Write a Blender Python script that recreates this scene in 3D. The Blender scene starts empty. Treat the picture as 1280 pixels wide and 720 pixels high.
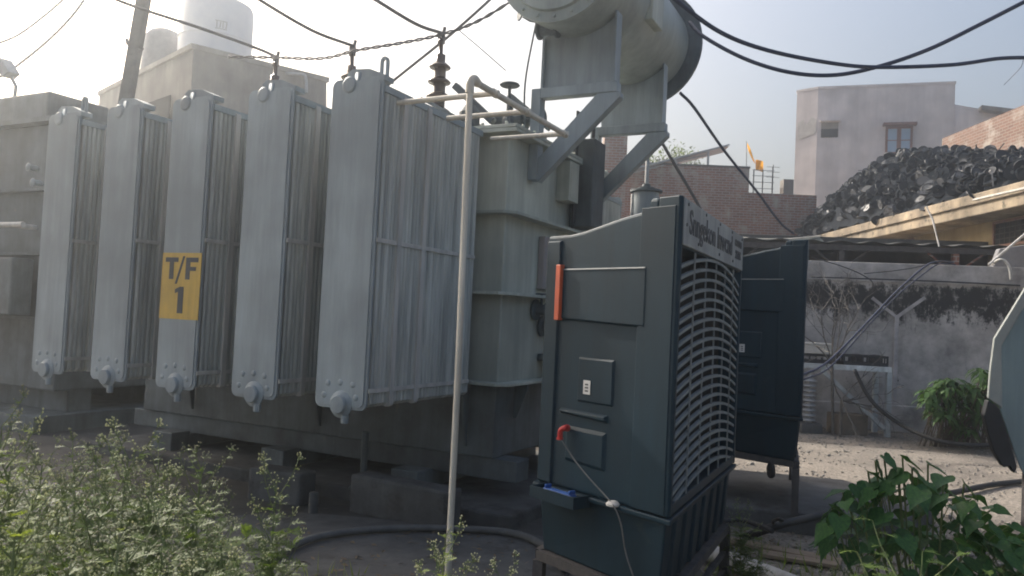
import bpy, math, random
from mathutils import Vector, Matrix
random.seed(7)
R = math.radians
S = bpy.context.scene
col = S.collection
# ------------------------------------------------------------------ camera
FPX, CAMH = 980.0, 1.55
ROLL, PITCH = R(2.74), math.atan(35.96 / 980)
F = Vector((0, math.cos(PITCH), math.sin(PITCH)))
R0 = Vector((1, 0, 0)); U0 = Vector((0, -math.sin(PITCH), math.cos(PITCH)))
RT = math.cos(ROLL) * R0 + math.sin(ROLL) * U0
UP = -math.sin(ROLL) * R0 + math.cos(ROLL) * U0
cam = bpy.data.cameras.new('camera'); cam_o = bpy.data.objects.new('camera', cam); col.objects.link(cam_o)
cam.sensor_width = 36; cam.lens = FPX / 1280 * 36; cam.clip_end = 500; cam.clip_start = 0.05
cam_o.matrix_world = Matrix(((RT.x, UP.x, -F.x, 0), (RT.y, UP.y, -F.y, 0), (RT.z, UP.z, -F.z, CAMH), (0, 0, 0, 1)))
S.camera = cam_o
# ------------------------------------------------------------------ sky, sun, exposure
SUN_AZ, SUN_EL = -47.0, 35.0
w = bpy.data.worlds.new('World'); S.world = w; w.use_nodes = True
nt = w.node_tree; bg = nt.nodes['Background']
sky = nt.nodes.new('ShaderNodeTexSky'); sky.sky_type = 'NISHITA'; sky.sun_disc = False
sky.sun_elevation = R(SUN_EL); sky.sun_rotation = R(SUN_AZ)
sky.air_density = 1.15; sky.dust_density = 10.0; sky.ozone_density = 1.4
nt.links.new(sky.outputs[0], bg.inputs[0]); bg.inputs[1].default_value = 0.12
sl = bpy.data.lights.new('sun', 'SUN'); sl.energy = 2.7; sl.angle = R(0.6); sl.color = (1.0, 0.94, 0.86)
so = bpy.data.objects.new('sun', sl); col.objects.link(so)
sd = Vector((math.sin(R(SUN_AZ)) * math.cos(R(SUN_EL)), math.cos(R(SUN_AZ)) * math.cos(R(SUN_EL)), math.sin(R(SUN_EL))))
so.rotation_euler = sd.to_track_quat('Z', 'Y').to_euler(); so.location = (-20, 20, 30)
S.view_settings.view_transform = 'Standard'; S.view_settings.look = 'None'
S.view_settings.exposure = 0.95; S.view_settings.gamma = 1.0
S.render.engine = 'CYCLES'
S.cycles.filter_width = 1.9; S.cycles.volume_bounces = 1; S.cycles.volume_step_rate = 4

# ------------------------------------------------------------------ helpers
def at(x, y, Y):
    """surveyed point: direction of the sight line at a distance of Y metres north"""
    d = F * FPX + RT * (x - 640) - UP * (y - 360)
    return Vector((0, 0, CAMH)) + d * (Y / d.y)

def tag(o, label=None, cat=None, group=None, kind=None):
    if label: o['label'] = label
    if cat: o['category'] = cat
    if group: o['group'] = group
    if kind: o['kind'] = kind
    return o

def empty(name, loc, rz=0, label=None, cat=None, group=None):
    o = bpy.data.objects.new(name, None); col.objects.link(o)
    o.empty_display_size = 0.2
    o.location = loc; o.rotation_euler = (0, 0, rz)
    return tag(o, label, cat, group)

class MB:
    def __init__(s): s.v = []; s.f = []; s.m = []; s.mi = 0
    def add(s, vs, fs):
        n = len(s.v); s.v.extend([tuple(p) for p in vs])
        for f in fs: s.f.append(tuple(n + i for i in f)); s.m.append(s.mi)
        return s
    def box(s, x0, x1, y0, y1, z0, z1, M=None):
        vs = [Vector(p) for p in ((x0,y0,z0),(x1,y0,z0),(x1,y1,z0),(x0,y1,z0),(x0,y0,z1),(x1,y0,z1),(x1,y1,z1),(x0,y1,z1))]
        if M is not None: vs = [M @ p for p in vs]
        return s.add(vs, [(0,3,2,1),(4,5,6,7),(0,1,5,4),(1,2,6,5),(2,3,7,6),(3,0,4,7)])
    def hexa(s, vs): return s.add(vs, [(0,3,2,1),(4,5,6,7),(0,1,5,4),(1,2,6,5),(2,3,7,6),(3,0,4,7)])
    def bar(s, a, b, w_, h_, up=(0,0,1)):
        a = Vector(a); b = Vector(b); d = (b - a); L = d.length; d.normalize()
        u = Vector(up)
        if abs(d.dot(u)) > .95: u = Vector((1, 0, 0))
        x = d.cross(u).normalized(); y = x.cross(d).normalized()
        vs = []
        for p in (a, b):
            for sx, sy in ((-1,-1),(1,-1),(1,1),(-1,1)): vs.append(p + x*sx*w_/2 + y*sy*h_/2)
        return s.add(vs, [(0,3,2,1),(4,5,6,7),(0,1,5,4),(1,2,6,5),(2,3,7,6),(3,0,4,7)])
    def angle(s, a, b, w_, t, up=(0,0,1)):
        """an L profile"""
        a = Vector(a); b = Vector(b); d = (b - a).normalized(); u = Vector(up)
        if abs(d.dot(u)) > .95: u = Vector((1, 0, 0))
        x = d.cross(u).normalized(); y = x.cross(d).normalized()
        prof = [(0,0),(w_,0),(w_,t),(t,t),(t,w_),(0,w_)]
        n = 6; vs = [p + x*q[0] + y*q[1] for p in (a, b) for q in prof]
        fs = [tuple(range(n-1,-1,-1)), tuple(range(n,2*n))] + [(i,(i+1)%n,n+(i+1)%n,n+i) for i in range(n)]
        return s.add(vs, fs)
    def prism(s, prof, fn):
        """closed outline prof (list of 2-tuples) -> fn(p, 0|1) gives the two ends"""
        n = len(prof); vs = [fn(p, 0) for p in prof] + [fn(p, 1) for p in prof]
        fs = [tuple(range(n-1,-1,-1)), tuple(range(n,2*n))] + [(i,(i+1)%n,n+(i+1)%n,n+i) for i in range(n)]
        return s.add(vs, fs)
    def tube(s, pts, r, n=8, cap=True):
        pts = [Vector(p) for p in pts]; rings = []; prev = None
        for i, p in enumerate(pts):
            t = (pts[min(i+1,len(pts)-1)] - pts[max(i-1,0)])
            if t.length < 1e-9: t = Vector((0,0,1))
            t.normalize()
            if prev is None: prev = t.orthogonal().normalized()
            x = (prev - t * prev.dot(t))
            if x.length < 1e-6: x = t.orthogonal()
            x.normalize(); prev = x; y = t.cross(x)
            rr = r[i] if isinstance(r, (list, tuple)) else r
            rings.append([p + (x*math.cos(2*math.pi*k/n) + y*math.sin(2*math.pi*k/n))*rr for k in range(n)])
        vs = [q for ring in rings for q in ring]; fs = []
        for i in range(len(rings)-1):
            for k in range(n): fs.append((i*n+k, i*n+(k+1)%n, (i+1)*n+(k+1)%n, (i+1)*n+k))
        if cap: fs.append(tuple(range(n-1,-1,-1))); fs.append(tuple((len(rings)-1)*n+k for k in range(n)))
        return s.add(vs, fs)
    def lathe(s, prof, o, axis=(0,0,1), n=20):
        """prof = [(radius, distance along axis)]"""
        o = Vector(o); a = Vector(axis).normalized(); x = a.orthogonal().normalized(); y = a.cross(x)
        vs = []; fs = []
        for r, h in prof:
            for k in range(n): vs.append(o + a*h + (x*math.cos(2*math.pi*k/n) + y*math.sin(2*math.pi*k/n))*max(r,1e-4))
        for i in range(len(prof)-1):
            for k in range(n): fs.append((i*n+k, i*n+(k+1)%n, (i+1)*n+(k+1)%n, (i+1)*n+k))
        fs.append(tuple(range(n-1,-1,-1))); fs.append(tuple((len(prof)-1)*n+k for k in range(n)))
        return s.add(vs, fs)
    def mesh(s, name, mats, smooth=False):
        me = bpy.data.meshes.new(name); me.from_pydata(s.v, [], s.f)
        for m in (mats if isinstance(mats, (list, tuple)) else [mats]): me.materials.append(m)
        me.polygons.foreach_set('material_index', s.m)
        if smooth: me.polygons.foreach_set('use_smooth', [True]*len(s.f))
        me.update(); return me
    def build(s, name, mats, parent=None, bevel=0, smooth=False, seg=2, auto=False):
        me = s.mesh(name, mats, smooth)
        o = bpy.data.objects.new(name, me); col.objects.link(o)
        if parent: o.parent = parent
        if bevel:
            b = o.modifiers.new('bevel', 'BEVEL'); b.width = bevel; b.segments = seg; b.limit_method = 'ANGLE'; b.angle_limit = R(35)
            b.harden_normals = False
        if auto:
            me.polygons.foreach_set('use_smooth', [True]*len(me.polygons))
            me.set_sharp_from_angle(angle=R(38))
        return o

def inst(name, me, parent=None, loc=(0,0,0), rot=(0,0,0), sc=1.0):
    o = bpy.data.objects.new(name, me); col.objects.link(o); o.parent = parent
    o.location = loc; o.rotation_euler = rot
    o.scale = (sc, sc, sc) if isinstance(sc, (int, float)) else sc
    return o

def copy_tree(src, parent=None):
    c = src.copy(); col.objects.link(c); c.parent = parent
    for ch in list(src.children): copy_tree(ch, c)
    return c

def spline(pts, k=8):
    pts = [Vector(p) for p in pts]; P = [pts[0]*2-pts[1]] + pts + [pts[-1]*2-pts[-2]]; out = []
    for i in range(1, len(P)-2):
        for j in range(k):
            t = j/k; a, b, c, d = P[i-1], P[i], P[i+1], P[i+2]
            out.append(0.5*((2*b) + (c-a)*t + (2*a-5*b+4*c-d)*t*t + (3*b-a-3*c+d)*t*t*t))
    out.append(pts[-1]); return out

# ------------------------------------------------------------------ materials
def new_mat(name):
    m = bpy.data.materials.new(name); m.use_nodes = True
    t = m.node_tree; b = t.nodes['Principled BSDF']; return m, t, b

def mat(name, c, rough=.6, c2=None, scale=4.0, detail=6, amount=.5, metal=0, bump=0, bscale=40, streak=False, spots=None, spec=.5, aniso=(1,1,1), run=0, runscale=9):
    """paint / stone / plastic: two tones mixed by noise, fine relief, optional vertical streaks and dirt spots"""
    m, t, b = new_mat(name); N = t.nodes; L = t.links
    c = tuple(c) + (1,); c2 = tuple(c2)+(1,) if c2 else tuple(x*.7 for x in c[:3])+(1,)
    tc0 = N.new('ShaderNodeTexCoord'); oi = N.new('ShaderNodeObjectInfo'); ra = N.new('ShaderNodeMath'); ra.operation = 'MULTIPLY'; ra.inputs[1].default_value = 61.7
    L.new(oi.outputs['Random'], ra.inputs[0]); va = N.new('ShaderNodeVectorMath'); va.operation = 'ADD'; L.new(tc0.outputs['Object'], va.inputs[0]); L.new(ra.outputs[0], va.inputs[1])
    class _T: outputs = {'Object': va.outputs[0]}
    tc = _T; mp = N.new('ShaderNodeMapping'); L.new(tc.outputs['Object'], mp.inputs[0])
    mp.inputs['Scale'].default_value = (1,1,.12) if streak else aniso
    n = N.new('ShaderNodeTexNoise'); n.inputs['Scale'].default_value = scale; n.inputs['Detail'].default_value = detail; n.inputs['Roughness'].default_value = .62
    L.new(mp.outputs[0], n.inputs[0])
    r = N.new('ShaderNodeValToRGB'); r.color_ramp.elements[0].position = .5-.22*(1.2-amount*.4); r.color_ramp.elements[1].position = .5+.2
    r.color_ramp.elements[0].color = c2; r.color_ramp.elements[1].color = c
    L.new(n.outputs[0], r.inputs[0]); out = r.outputs[0]
    if spots:
        n2 = N.new('ShaderNodeTexNoise'); n2.inputs['Scale'].default_value = spots[1]; n2.inputs['Detail'].default_value = 8; n2.inputs['Roughness'].default_value = .7
        L.new(tc.outputs['Object'], n2.inputs[0])
        r2 = N.new('ShaderNodeValToRGB'); r2.color_ramp.elements[0].position = spots[2]; r2.color_ramp.elements[1].position = spots[2]+.1
        L.new(n2.outputs[0], r2.inputs[0]); mx = N.new('ShaderNodeMix'); mx.data_type = 'RGBA'
        L.new(r2.outputs[0], mx.inputs[0]); L.new(out, mx.inputs[6]); mx.inputs[7].default_value = tuple(spots[0])+(1,); out = mx.outputs[2]
    if run:
        mp2 = N.new('ShaderNodeMapping'); mp2.inputs['Scale'].default_value = (1,1,.09); L.new(tc.outputs['Object'], mp2.inputs[0])
        n4 = N.new('ShaderNodeTexNoise'); n4.inputs['Scale'].default_value = runscale; n4.inputs['Detail'].default_value = 7; n4.inputs['Roughness'].default_value = .7; L.new(mp2.outputs[0], n4.inputs[0])
        n5 = N.new('ShaderNodeTexNoise'); n5.inputs['Scale'].default_value = 1.1; n5.inputs['Detail'].default_value = 3; L.new(tc.outputs['Object'], n5.inputs[0])
        mu = N.new('ShaderNodeMath'); mu.operation = 'MULTIPLY'; L.new(n4.outputs[0], mu.inputs[0]); L.new(n5.outputs[0], mu.inputs[1])
        r4 = N.new('ShaderNodeValToRGB'); r4.color_ramp.elements[0].position = .14; r4.color_ramp.elements[1].position = .38
        r4.color_ramp.elements[0].color = (1-run,1-run,1-run,1); r4.color_ramp.elements[1].color = (1+run*.45,1+run*.43,1+run*.40,1); L.new(mu.outputs[0], r4.inputs[0])
        mx4 = N.new('ShaderNodeMix'); mx4.data_type = 'RGBA'; mx4.blend_type = 'MULTIPLY'; mx4.inputs[0].default_value = 1; L.new(out, mx4.inputs[6]); L.new(r4.outputs[0], mx4.inputs[7]); out = mx4.outputs[2]
    L.new(out, b.inputs['Base Color'])
    b.inputs['Roughness'].default_value = rough; b.inputs['Metallic'].default_value = metal; b.inputs['Specular IOR Level'].default_value = spec
    if bump:
        n3 = N.new('ShaderNodeTexNoise'); n3.inputs['Scale'].default_value = bscale; n3.inputs['Detail'].default_value = 5; L.new(tc.outputs['Object'], n3.inputs[0])
        bp = N.new('ShaderNodeBump'); bp.inputs['Strength'].default_value = bump; bp.inputs['Distance'].default_value = .01
        L.new(n3.outputs[0], bp.inputs['Height']); L.new(bp.outputs[0], b.inputs['Normal'])
    return m

def leaf_mat(name, c, c2, trans=.45, rough=.55):
    m, t, b = new_mat(name); N = t.nodes; L = t.links
    tc = N.new('ShaderNodeTexCoord'); n = N.new('ShaderNodeTexNoise'); n.inputs['Scale'].default_value = 7; L.new(tc.outputs['Object'], n.inputs[0])
    r = N.new('ShaderNodeValToRGB'); r.color_ramp.elements[0].position = .35; r.color_ramp.elements[1].position = .65
    r.color_ramp.elements[0].color = tuple(c2)+(1,); r.color_ramp.elements[1].color = tuple(c)+(1,); L.new(n.outputs[0], r.inputs[0])
    L.new(r.outputs[0], b.inputs['Base Color']); b.inputs['Roughness'].default_value = rough; b.inputs['Specular IOR Level'].default_value = .25
    tr = N.new('ShaderNodeBsdfTranslucent'); mx = N.new('ShaderNodeMixShader'); mx.inputs[0].default_value = trans
    g = N.new('ShaderNodeMix'); g.data_type = 'RGBA'; g.blend_type = 'MULTIPLY'; g.inputs[0].default_value = 1; g.inputs[7].default_value = (1.3, 1.25, .6, 1)
    L.new(r.outputs[0], g.inputs[6]); L.new(g.outputs[2], tr.inputs[0])
    o = [x for x in N if x.type == 'OUTPUT_MATERIAL'][0]
    L.new(b.outputs[0], mx.inputs[1]); L.new(tr.outputs[0], mx.inputs[2]); L.new(mx.outputs[0], o.inputs[0])
    return m

def brick_mat(name, c1, c2, mortar, vert='X', sc=1.0):
    """vert: which horizontal object axis the wall runs along"""
    m, t, b = new_mat(name); N = t.nodes; L = t.links
    tc = N.new('ShaderNodeTexCoord'); sp = N.new('ShaderNodeSeparateXYZ'); cb = N.new('ShaderNodeCombineXYZ')
    L.new(tc.outputs['Object'], sp.inputs[0]); L.new(sp.outputs[0 if vert == 'X' else 1], cb.inputs[0]); L.new(sp.outputs[2], cb.inputs[1])
    br = N.new('ShaderNodeTexBrick'); L.new(cb.outputs[0], br.inputs[0])
    br.inputs['Color1'].default_value = tuple(c1)+(1,); br.inputs['Color2'].default_value = tuple(c2)+(1,); br.inputs['Mortar'].default_value = tuple(mortar)+(1,)
    br.inputs['Scale'].default_value = sc; br.inputs['Brick Width'].default_value = .24; br.inputs['Row Height'].default_value = .085; br.inputs['Mortar Size'].default_value = .011
    n = N.new('ShaderNodeTexNoise'); n.inputs['Scale'].default_value = 1.3; n.inputs['Detail'].default_value = 10; n.inputs['Roughness'].default_value = .7; L.new(tc.outputs['Object'], n.inputs[0])
    r = N.new('ShaderNodeValToRGB'); r.color_ramp.elements[0].position = .5; r.color_ramp.elements[1].position = .62; L.new(n.outputs[0], r.inputs[0])
    mu = N.new('ShaderNodeMath'); mu.operation = 'MULTIPLY'; mu.inputs[1].default_value = .9; L.new(r.outputs[0], mu.inputs[0])
    mx = N.new('ShaderNodeMix'); mx.data_type = 'RGBA'; L.new(mu.outputs[0], mx.inputs[0]); L.new(br.outputs[0], mx.inputs[6]); mx.inputs[7].default_value = (.33, .30, .27, 1)
    L.new(mx.outputs[2], b.inputs['Base Color']); b.inputs['Roughness'].default_value = .9
    bp = N.new('ShaderNodeBump'); bp.inputs['Strength'].default_value = .5; bp.inputs['Distance'].default_value = .02; bp.invert = True
    L.new(br.outputs['Fac'], bp.inputs['Height']); L.new(bp.outputs[0], b.inputs['Normal'])
    return m

M = {}
M['paint'] = mat('grey_paint', (0.306,0.358,0.384), .5, (0.266,0.308,0.330), 2.2, amount=.6, bump=.06, bscale=60, spots=((.30,.31,.29), 14, .70), run=0.28, runscale=9)
M['paint_fin'] = mat('grey_paint_dusty', (0.533,0.558,0.528), .62, (0.397,0.421,0.414), 9, amount=.7, streak=True, bump=.05, run=0.4, runscale=14)
M['channel'] = mat('dusty_channel', (0.581,0.568,0.539), .7, (0.341,0.338,0.325), 12, streak=True)
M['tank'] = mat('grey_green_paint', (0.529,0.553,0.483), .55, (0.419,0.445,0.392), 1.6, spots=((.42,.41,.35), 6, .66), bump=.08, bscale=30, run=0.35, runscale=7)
M['tank_dark'] = mat('dark_and_shaded_paint', (0.142,0.172,0.186), .6, (0.060,0.074,0.082), 3, bump=.15, spots=((.17,.165,.145), 9, .64), run=0.4, runscale=7)  # dark fittings; also holds the painted shade of the lower tank
M['conserv'] = mat('conservator_paint', (0.350,0.397,0.379), .42, (0.262,0.301,0.297), 1.3, spots=((.42,.38,.31), 1.7, .62), bump=.05, run=0.3, runscale=6)
M['rust'] = mat('rusty_steel', (0.098,0.090,0.089), .85, (0.038,0.038,0.040), 14, bump=.3)
M['steel'] = mat('galvanised_steel', (.42,.43,.44), .5, (.3,.31,.32), 12, metal=.4, bump=.05)
M['porcelain'] = mat('brown_porcelain', (0.077,0.052,0.042), .25, (0.056,0.035,0.032), 3)
M['black'] = mat('black_rubber', (.022,.024,.028), .6, (.014,.015,.017), 18, bump=.08)
M['bluecable'] = mat('blue_black_cable', (.020,.032,.075), .6, (.014,.022,.052), 18)
M['wire'] = mat('aluminium_conductor', (.11,.105,.11), .6, (.07,.07,.075), 20)
M['plastic'] = mat('dark_navy_plastic', (0.005,0.029,0.049), .55, (0.005,0.023,0.038), 1.4, spots=((.026,.046,.052), 4.2, .62), bump=.05, bscale=90, spec=.3, run=0.3, runscale=7)
M['plastic_dusty_lit'] = mat('dusty_lit_navy_plastic', (0.228,0.247,0.247), .75, (0.142,0.157,0.162), 7, bump=.08)  # dusty louvres, and the lit ledge line painted on the cooler side
M['signplate'] = mat('weathered_sign_plate', (.30,.32,.325), .6, (.21,.23,.24), 6, bump=.1, run=0.4, runscale=12)
M['letters'] = mat('dark_lettering', (.05,.055,.065), .6, (.03,.035,.04), 20)
M['pad'] = mat('dark_cooling_pad', (.022,.022,.022), .95, (.008,.008,.009), 30, bump=.6, bscale=60)
M['orange'] = mat('orange_red_tape', (.62,.11,.035), .5, (.50,.10,.05), 18)
M['red'] = mat('red_plastic', (.50,.03,.03), .45, (.38,.03,.03), 10)
M['blue'] = mat('blue_plastic', (.03,.12,.42), .4, (.03,.09,.30), 10)
M['white_pl'] = mat('white_plastic', (.62,.61,.58), .5, (.48,.47,.44), 14)
M['label'] = mat('paper_label', (.70,.70,.68), .6, (.55,.55,.54), 30)
M['yellow'] = mat('yellow_paint', (.66,.43,.075), .6, (.56,.37,.08), 9, spots=((.30,.29,.22), 26, .70), run=0.25, runscale=16)
M['pvc'] = mat('cream_pvc', (0.744,0.696,0.600), .5, (0.600,0.552,0.468), 8, streak=True, run=0.25, runscale=20)
M['wirepale'] = mat('pale_wire', (0.150,0.150,0.145), .6, (0.100,0.100,0.100), 20)
M['concrete'] = mat('weathered_concrete', (0.128,0.129,0.130), .92, (0.058,0.060,0.060), 3.5, bump=.4, bscale=35, spots=((.055,.053,.05), 3.2, .55), run=0.3, runscale=4)
M['plaster_white'] = mat('pale_lilac_plaster', (0.706,0.652,0.641), .9, (0.617,0.571,0.563), .8, bump=.15, bscale=14, spots=((.40,.37,.35), 3, .66), run=0.22, runscale=1.2)
M['plaster_cream'] = mat('cream_plaster', (.33,.31,.28), .9, (.24,.22,.20), 1.5, bump=.2, bscale=14, run=0.35, runscale=2)
M['plaster_yellow'] = mat('yellow_ochre_plaster', (0.448,0.336,0.168), .9, (0.336,0.256,0.144), 1.4, bump=.15, bscale=12, spots=((.2,.17,.13), 4, .66), run=0.35, runscale=2)
M['fascia'] = mat('stained_roof_slab', (0.414,0.338,0.243), .95, (0.188,0.160,0.126), 2.4, bump=.5, bscale=16, spots=((.07,.065,.055), 5, .56), run=0.5, runscale=2.5)
M['brick'] = brick_mat('red_brick', (.27,.115,.082), (.185,.085,.065), (.30,.27,.245), 'X')
M['brick_y'] = brick_mat('red_brick_side', (.20,.105,.075), (.14,.075,.055), (.23,.205,.18), 'Y')
M['glass'] = mat('sky_reflection_glass', (.30,.42,.56), .1, (.24,.34,.47), 2, spec=.8)  # reflected sky put into the base colour of the panes
M['wood'] = mat('brown_window_frame', (.24,.11,.08), .6, (.12,.06,.05), 9)
M['dark'] = mat('dark_interior', (.02,.02,.02), .95, (.01,.01,.01), 5)
M['sheet'] = mat('dark_corrugated_sheet', (.085,.085,.08), .75, (.035,.037,.037), 4, bump=.1, spots=((.17,.15,.12), 6, .64))
M['tarp'] = mat('dark_green_tarpaulin', (.055,.075,.072), .7, (.03,.042,.042), 5, bump=.3, bscale=8)
M['cloth'] = mat('grey_cloth', (0.264,0.264,0.282), .9, (0.180,0.180,0.192), 5, bump=.4, bscale=12)
M['tankwhite'] = mat('white_water_tank', (0.792,0.800,0.800), .5, (0.672,0.684,0.720), 2)
M['tyre'] = mat('black_wheel_rubber', (.007,.011,.017), .85, (.014,.018,.024), 9, spec=.08)
M['tyre_gloss'] = mat('glossy_black_rubber', (.010,.015,.023), .55, (.018,.023,.032), 9, spec=.3)
M['hub'] = mat('pale_wheel_hub', (0.163,0.168,0.173), .5, (0.024,0.026,0.031), 14)
M['bench'] = mat('pale_bench_steel', (0.630,0.690,0.720), .6, (0.375,0.405,0.420), 8, bump=.1, run=0.4, runscale=10)
M['box'] = mat('old_cardboard', (.22,.18,.14), .9, (.14,.12,.10), 6)
M['twig'] = mat('dry_grey_twig', (.15,.14,.13), .9, (.07,.065,.06), 20)
M['greencab'] = mat('grey_green_cabinet', (0.182,0.250,0.261), .5, (0.152,0.208,0.225), 1.6, bump=.05, run=0.3, runscale=8)
M['greenedge'] = mat('pale_cabinet_edge', (.30,.32,.30), .6, (.21,.23,.22), 6)  # edge strip paler than the cabinet body
M['plank'] = mat('weathered_plank', (.30,.235,.17), .9, (.17,.13,.10), 10, aniso=(1,6,6))
M['flag'] = leaf_mat('saffron_cloth', (.75,.38,.02), (.62,.28,.02), .5)
M['bark'] = mat('bark', (.16,.13,.10), .95, (.09,.07,.055), 12, bump=.5)
M['stem'] = leaf_mat('weed_stem', (.17,.21,.09), (.12,.16,.07), .15)
M['weedleaf'] = leaf_mat('weed_leaf', (0.114,0.173,0.043), (0.068,0.118,0.030), .4)
M['weedleaf_light'] = leaf_mat('young_weed_leaf', (0.209,0.273,0.068), (0.143,0.200,0.060), .5)
M['flower'] = leaf_mat('cream_flower_heads', (0.581,0.591,0.469), (0.450,0.469,0.319), .35)
M['flower_dry'] = leaf_mat('buff_flower_heads', (0.362,0.362,0.276), (0.250,0.250,0.173), .3)
M['bigleaf'] = leaf_mat('broad_green_leaf', (0.065,0.150,0.045), (0.036,0.096,0.036), .35, .42)
M['bushleaf'] = leaf_mat('drooping_green_leaf', (.085,.17,.045), (.045,.10,.035), .4, .5)
M['treeleaf'] = leaf_mat('tree_leaf', (.09,.13,.045), (.06,.09,.035), .5)

def stained_wall_mat():
    m, t, b = new_mat('mouldy_wall_plaster'); N = t.nodes; L = t.links
    tc = N.new('ShaderNodeTexCoord'); n = N.new('ShaderNodeTexNoise'); n.inputs['Scale'].default_value = 1.9; n.inputs['Detail'].default_value = 11; n.inputs['Roughness'].default_value = .68
    L.new(tc.outputs['Object'], n.inputs[0])
    r = N.new('ShaderNodeValToRGB'); r.color_ramp.elements[0].position = .35; r.color_ramp.elements[1].position = .62
    r.color_ramp.elements[0].color = (.22,.21,.205,1); r.color_ramp.elements[1].color = (.54,.515,.50,1); L.new(n.outputs[0], r.inputs[0])
    # mould: strongest in a band below the coping
    sp = N.new('ShaderNodeSeparateXYZ'); L.new(tc.outputs['Object'], sp.inputs[0])
    mr = N.new('ShaderNodeValToRGB'); e = mr.color_ramp.elements; e[0].position = .30; e[0].color = (.25,)*3+(1,); e[1].position = .95; e[1].color = (.10,)*3+(1,)
    for ps, cv in ((.55,.22),(.66,.32),(.78,.44),(.85,.38),(.90,.20)):
        q = e.new(ps); q.color = (cv,)*3+(1,)
    dv = N.new('ShaderNodeMath'); dv.operation = 'DIVIDE'; dv.inputs[1].default_value = 2.75; L.new(sp.outputs[2], dv.inputs[0]); L.new(dv.outputs[0], mr.inputs[0])
    mp = N.new('ShaderNodeMapping'); mp.inputs['Scale'].default_value = (1.4, 1.4, .8); L.new(tc.outputs['Object'], mp.inputs[0])
    n2 = N.new('ShaderNodeTexNoise'); n2.inputs['Scale'].default_value = 3.6; n2.inputs['Detail'].default_value = 14; n2.inputs['Roughness'].default_value = .82; L.new(mp.outputs[0], n2.inputs[0])
    ad = N.new('ShaderNodeMath'); ad.operation = 'ADD'; L.new(n2.outputs[0], ad.inputs[0]); L.new(mr.outputs[0], ad.inputs[1])
    r2 = N.new('ShaderNodeValToRGB'); r2.color_ramp.elements[0].position = .815; r2.color_ramp.elements[1].position = .885; L.new(ad.outputs[0], r2.inputs[0])
    mx = N.new('ShaderNodeMix'); mx.data_type = 'RGBA'; L.new(r2.outputs[0], mx.inputs[0]); L.new(r.outputs[0], mx.inputs[6]); mx.inputs[7].default_value = (.028,.029,.032,1)
    L.new(mx.outputs[2], b.inputs['Base Color']); b.inputs['Roughness'].default_value = .95
    bp = N.new('ShaderNodeBump'); bp.inputs['Strength'].default_value = .5; bp.inputs['Distance'].default_value = .02; L.new(n2.outputs[0], bp.inputs['Height']); L.new(bp.outputs[0], b.inputs['Normal'])
    return m
M['wall'] = stained_wall_mat()
M['rib'] = mat('pale_plaster_rib', (.52,.50,.51), .95, (.26,.25,.26), 5, bump=.4, bscale=20)

def ground_mat():
    m, t, b = new_mat('dusty_yard_earth'); N = t.nodes; L = t.links
    tc = N.new('ShaderNodeTexCoord')
    n = N.new('ShaderNodeTexNoise'); n.inputs['Scale'].default_value = .6; n.inputs['Detail'].default_value = 10; n.inputs['Roughness'].default_value = .65; L.new(tc.outputs['Object'], n.inputs[0])
    r = N.new('ShaderNodeValToRGB'); r.color_ramp.elements[0].position = .35; r.color_ramp.elements[1].position = .65
    r.color_ramp.elements[0].color = (.17,.155,.14,1); r.color_ramp.elements[1].color = (.32,.29,.255,1); L.new(n.outputs[0], r.inputs[0])
    v = N.new('ShaderNodeTexVoronoi'); v.inputs['Scale'].default_value = 22; L.new(tc.outputs['Object'], v.inputs[0])
    r2 = N.new('ShaderNodeValToRGB'); r2.color_ramp.elements[0].position = .05; r2.color_ramp.elements[1].position = .5
    r2.color_ramp.elements[0].color = (.65,.65,.65,1); r2.color_ramp.elements[1].color = (1,1,1,1); L.new(v.outputs[0], r2.inputs[0])
    n2 = N.new('ShaderNodeTexNoise'); n2.inputs['Scale'].default_value = 35; n2.inputs['Detail'].default_value = 6; L.new(tc.outputs['Object'], n2.inputs[0])
    r3 = N.new('ShaderNodeValToRGB'); r3.color_ramp.elements[0].position = .3; r3.color_ramp.elements[1].position = .7
    r3.color_ramp.elements[0].color = (.55,.54,.52,1); r3.color_ramp.elements[1].color = (1.15,1.12,1.08,1); L.new(n2.outputs[0], r3.inputs[0])
    x1 = N.new('ShaderNodeMix'); x1.data_type = 'RGBA'; x1.blend_type = 'MULTIPLY'; x1.inputs[0].default_value = 1; L.new(r.outputs[0], x1.inputs[6]); L.new(r2.outputs[0], x1.inputs[7])
    x2 = N.new('ShaderNodeMix'); x2.data_type = 'RGBA'; x2.blend_type = 'MULTIPLY'; x2.inputs[0].default_value = 1; L.new(x1.outputs[2], x2.inputs[6]); L.new(r3.outputs[0], x2.inputs[7])
    L.new(x2.outputs[2], b.inputs['Base Color']); b.inputs['Roughness'].default_value = .97
    bp = N.new('ShaderNodeBump'); bp.inputs['Strength'].default_value = .6; bp.inputs['Distance'].default_value = .03; L.new(n2.outputs[0], bp.inputs['Height']); L.new(bp.outputs[0], b.inputs['Normal'])
    return m
M['ground'] = ground_mat()

def text_mesh(s, size, mtl, depth=.002, shear=0, bold=0.0):
    c = bpy.data.curves.new('t', 'FONT'); c.body = s; c.size = size; c.extrude = depth; c.offset = bold; c.shear = shear
    c.resolution_u = 3
    c.align_x = 'CENTER'; c.align_y = 'CENTER'
    o = bpy.data.objects.new('t', c); col.objects.link(o)
    dg = bpy.context.evaluated_depsgraph_get(); me = bpy.data.meshes.new_from_object(o.evaluated_get(dg))
    bpy.data.objects.remove(o); me.materials.clear(); me.materials.append(mtl); return me

# ================================================================== SETTING
def structure(name, mb, m, **k):
    o = mb.build(name, m, **k); o['kind'] = 'structure'; return o

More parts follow.
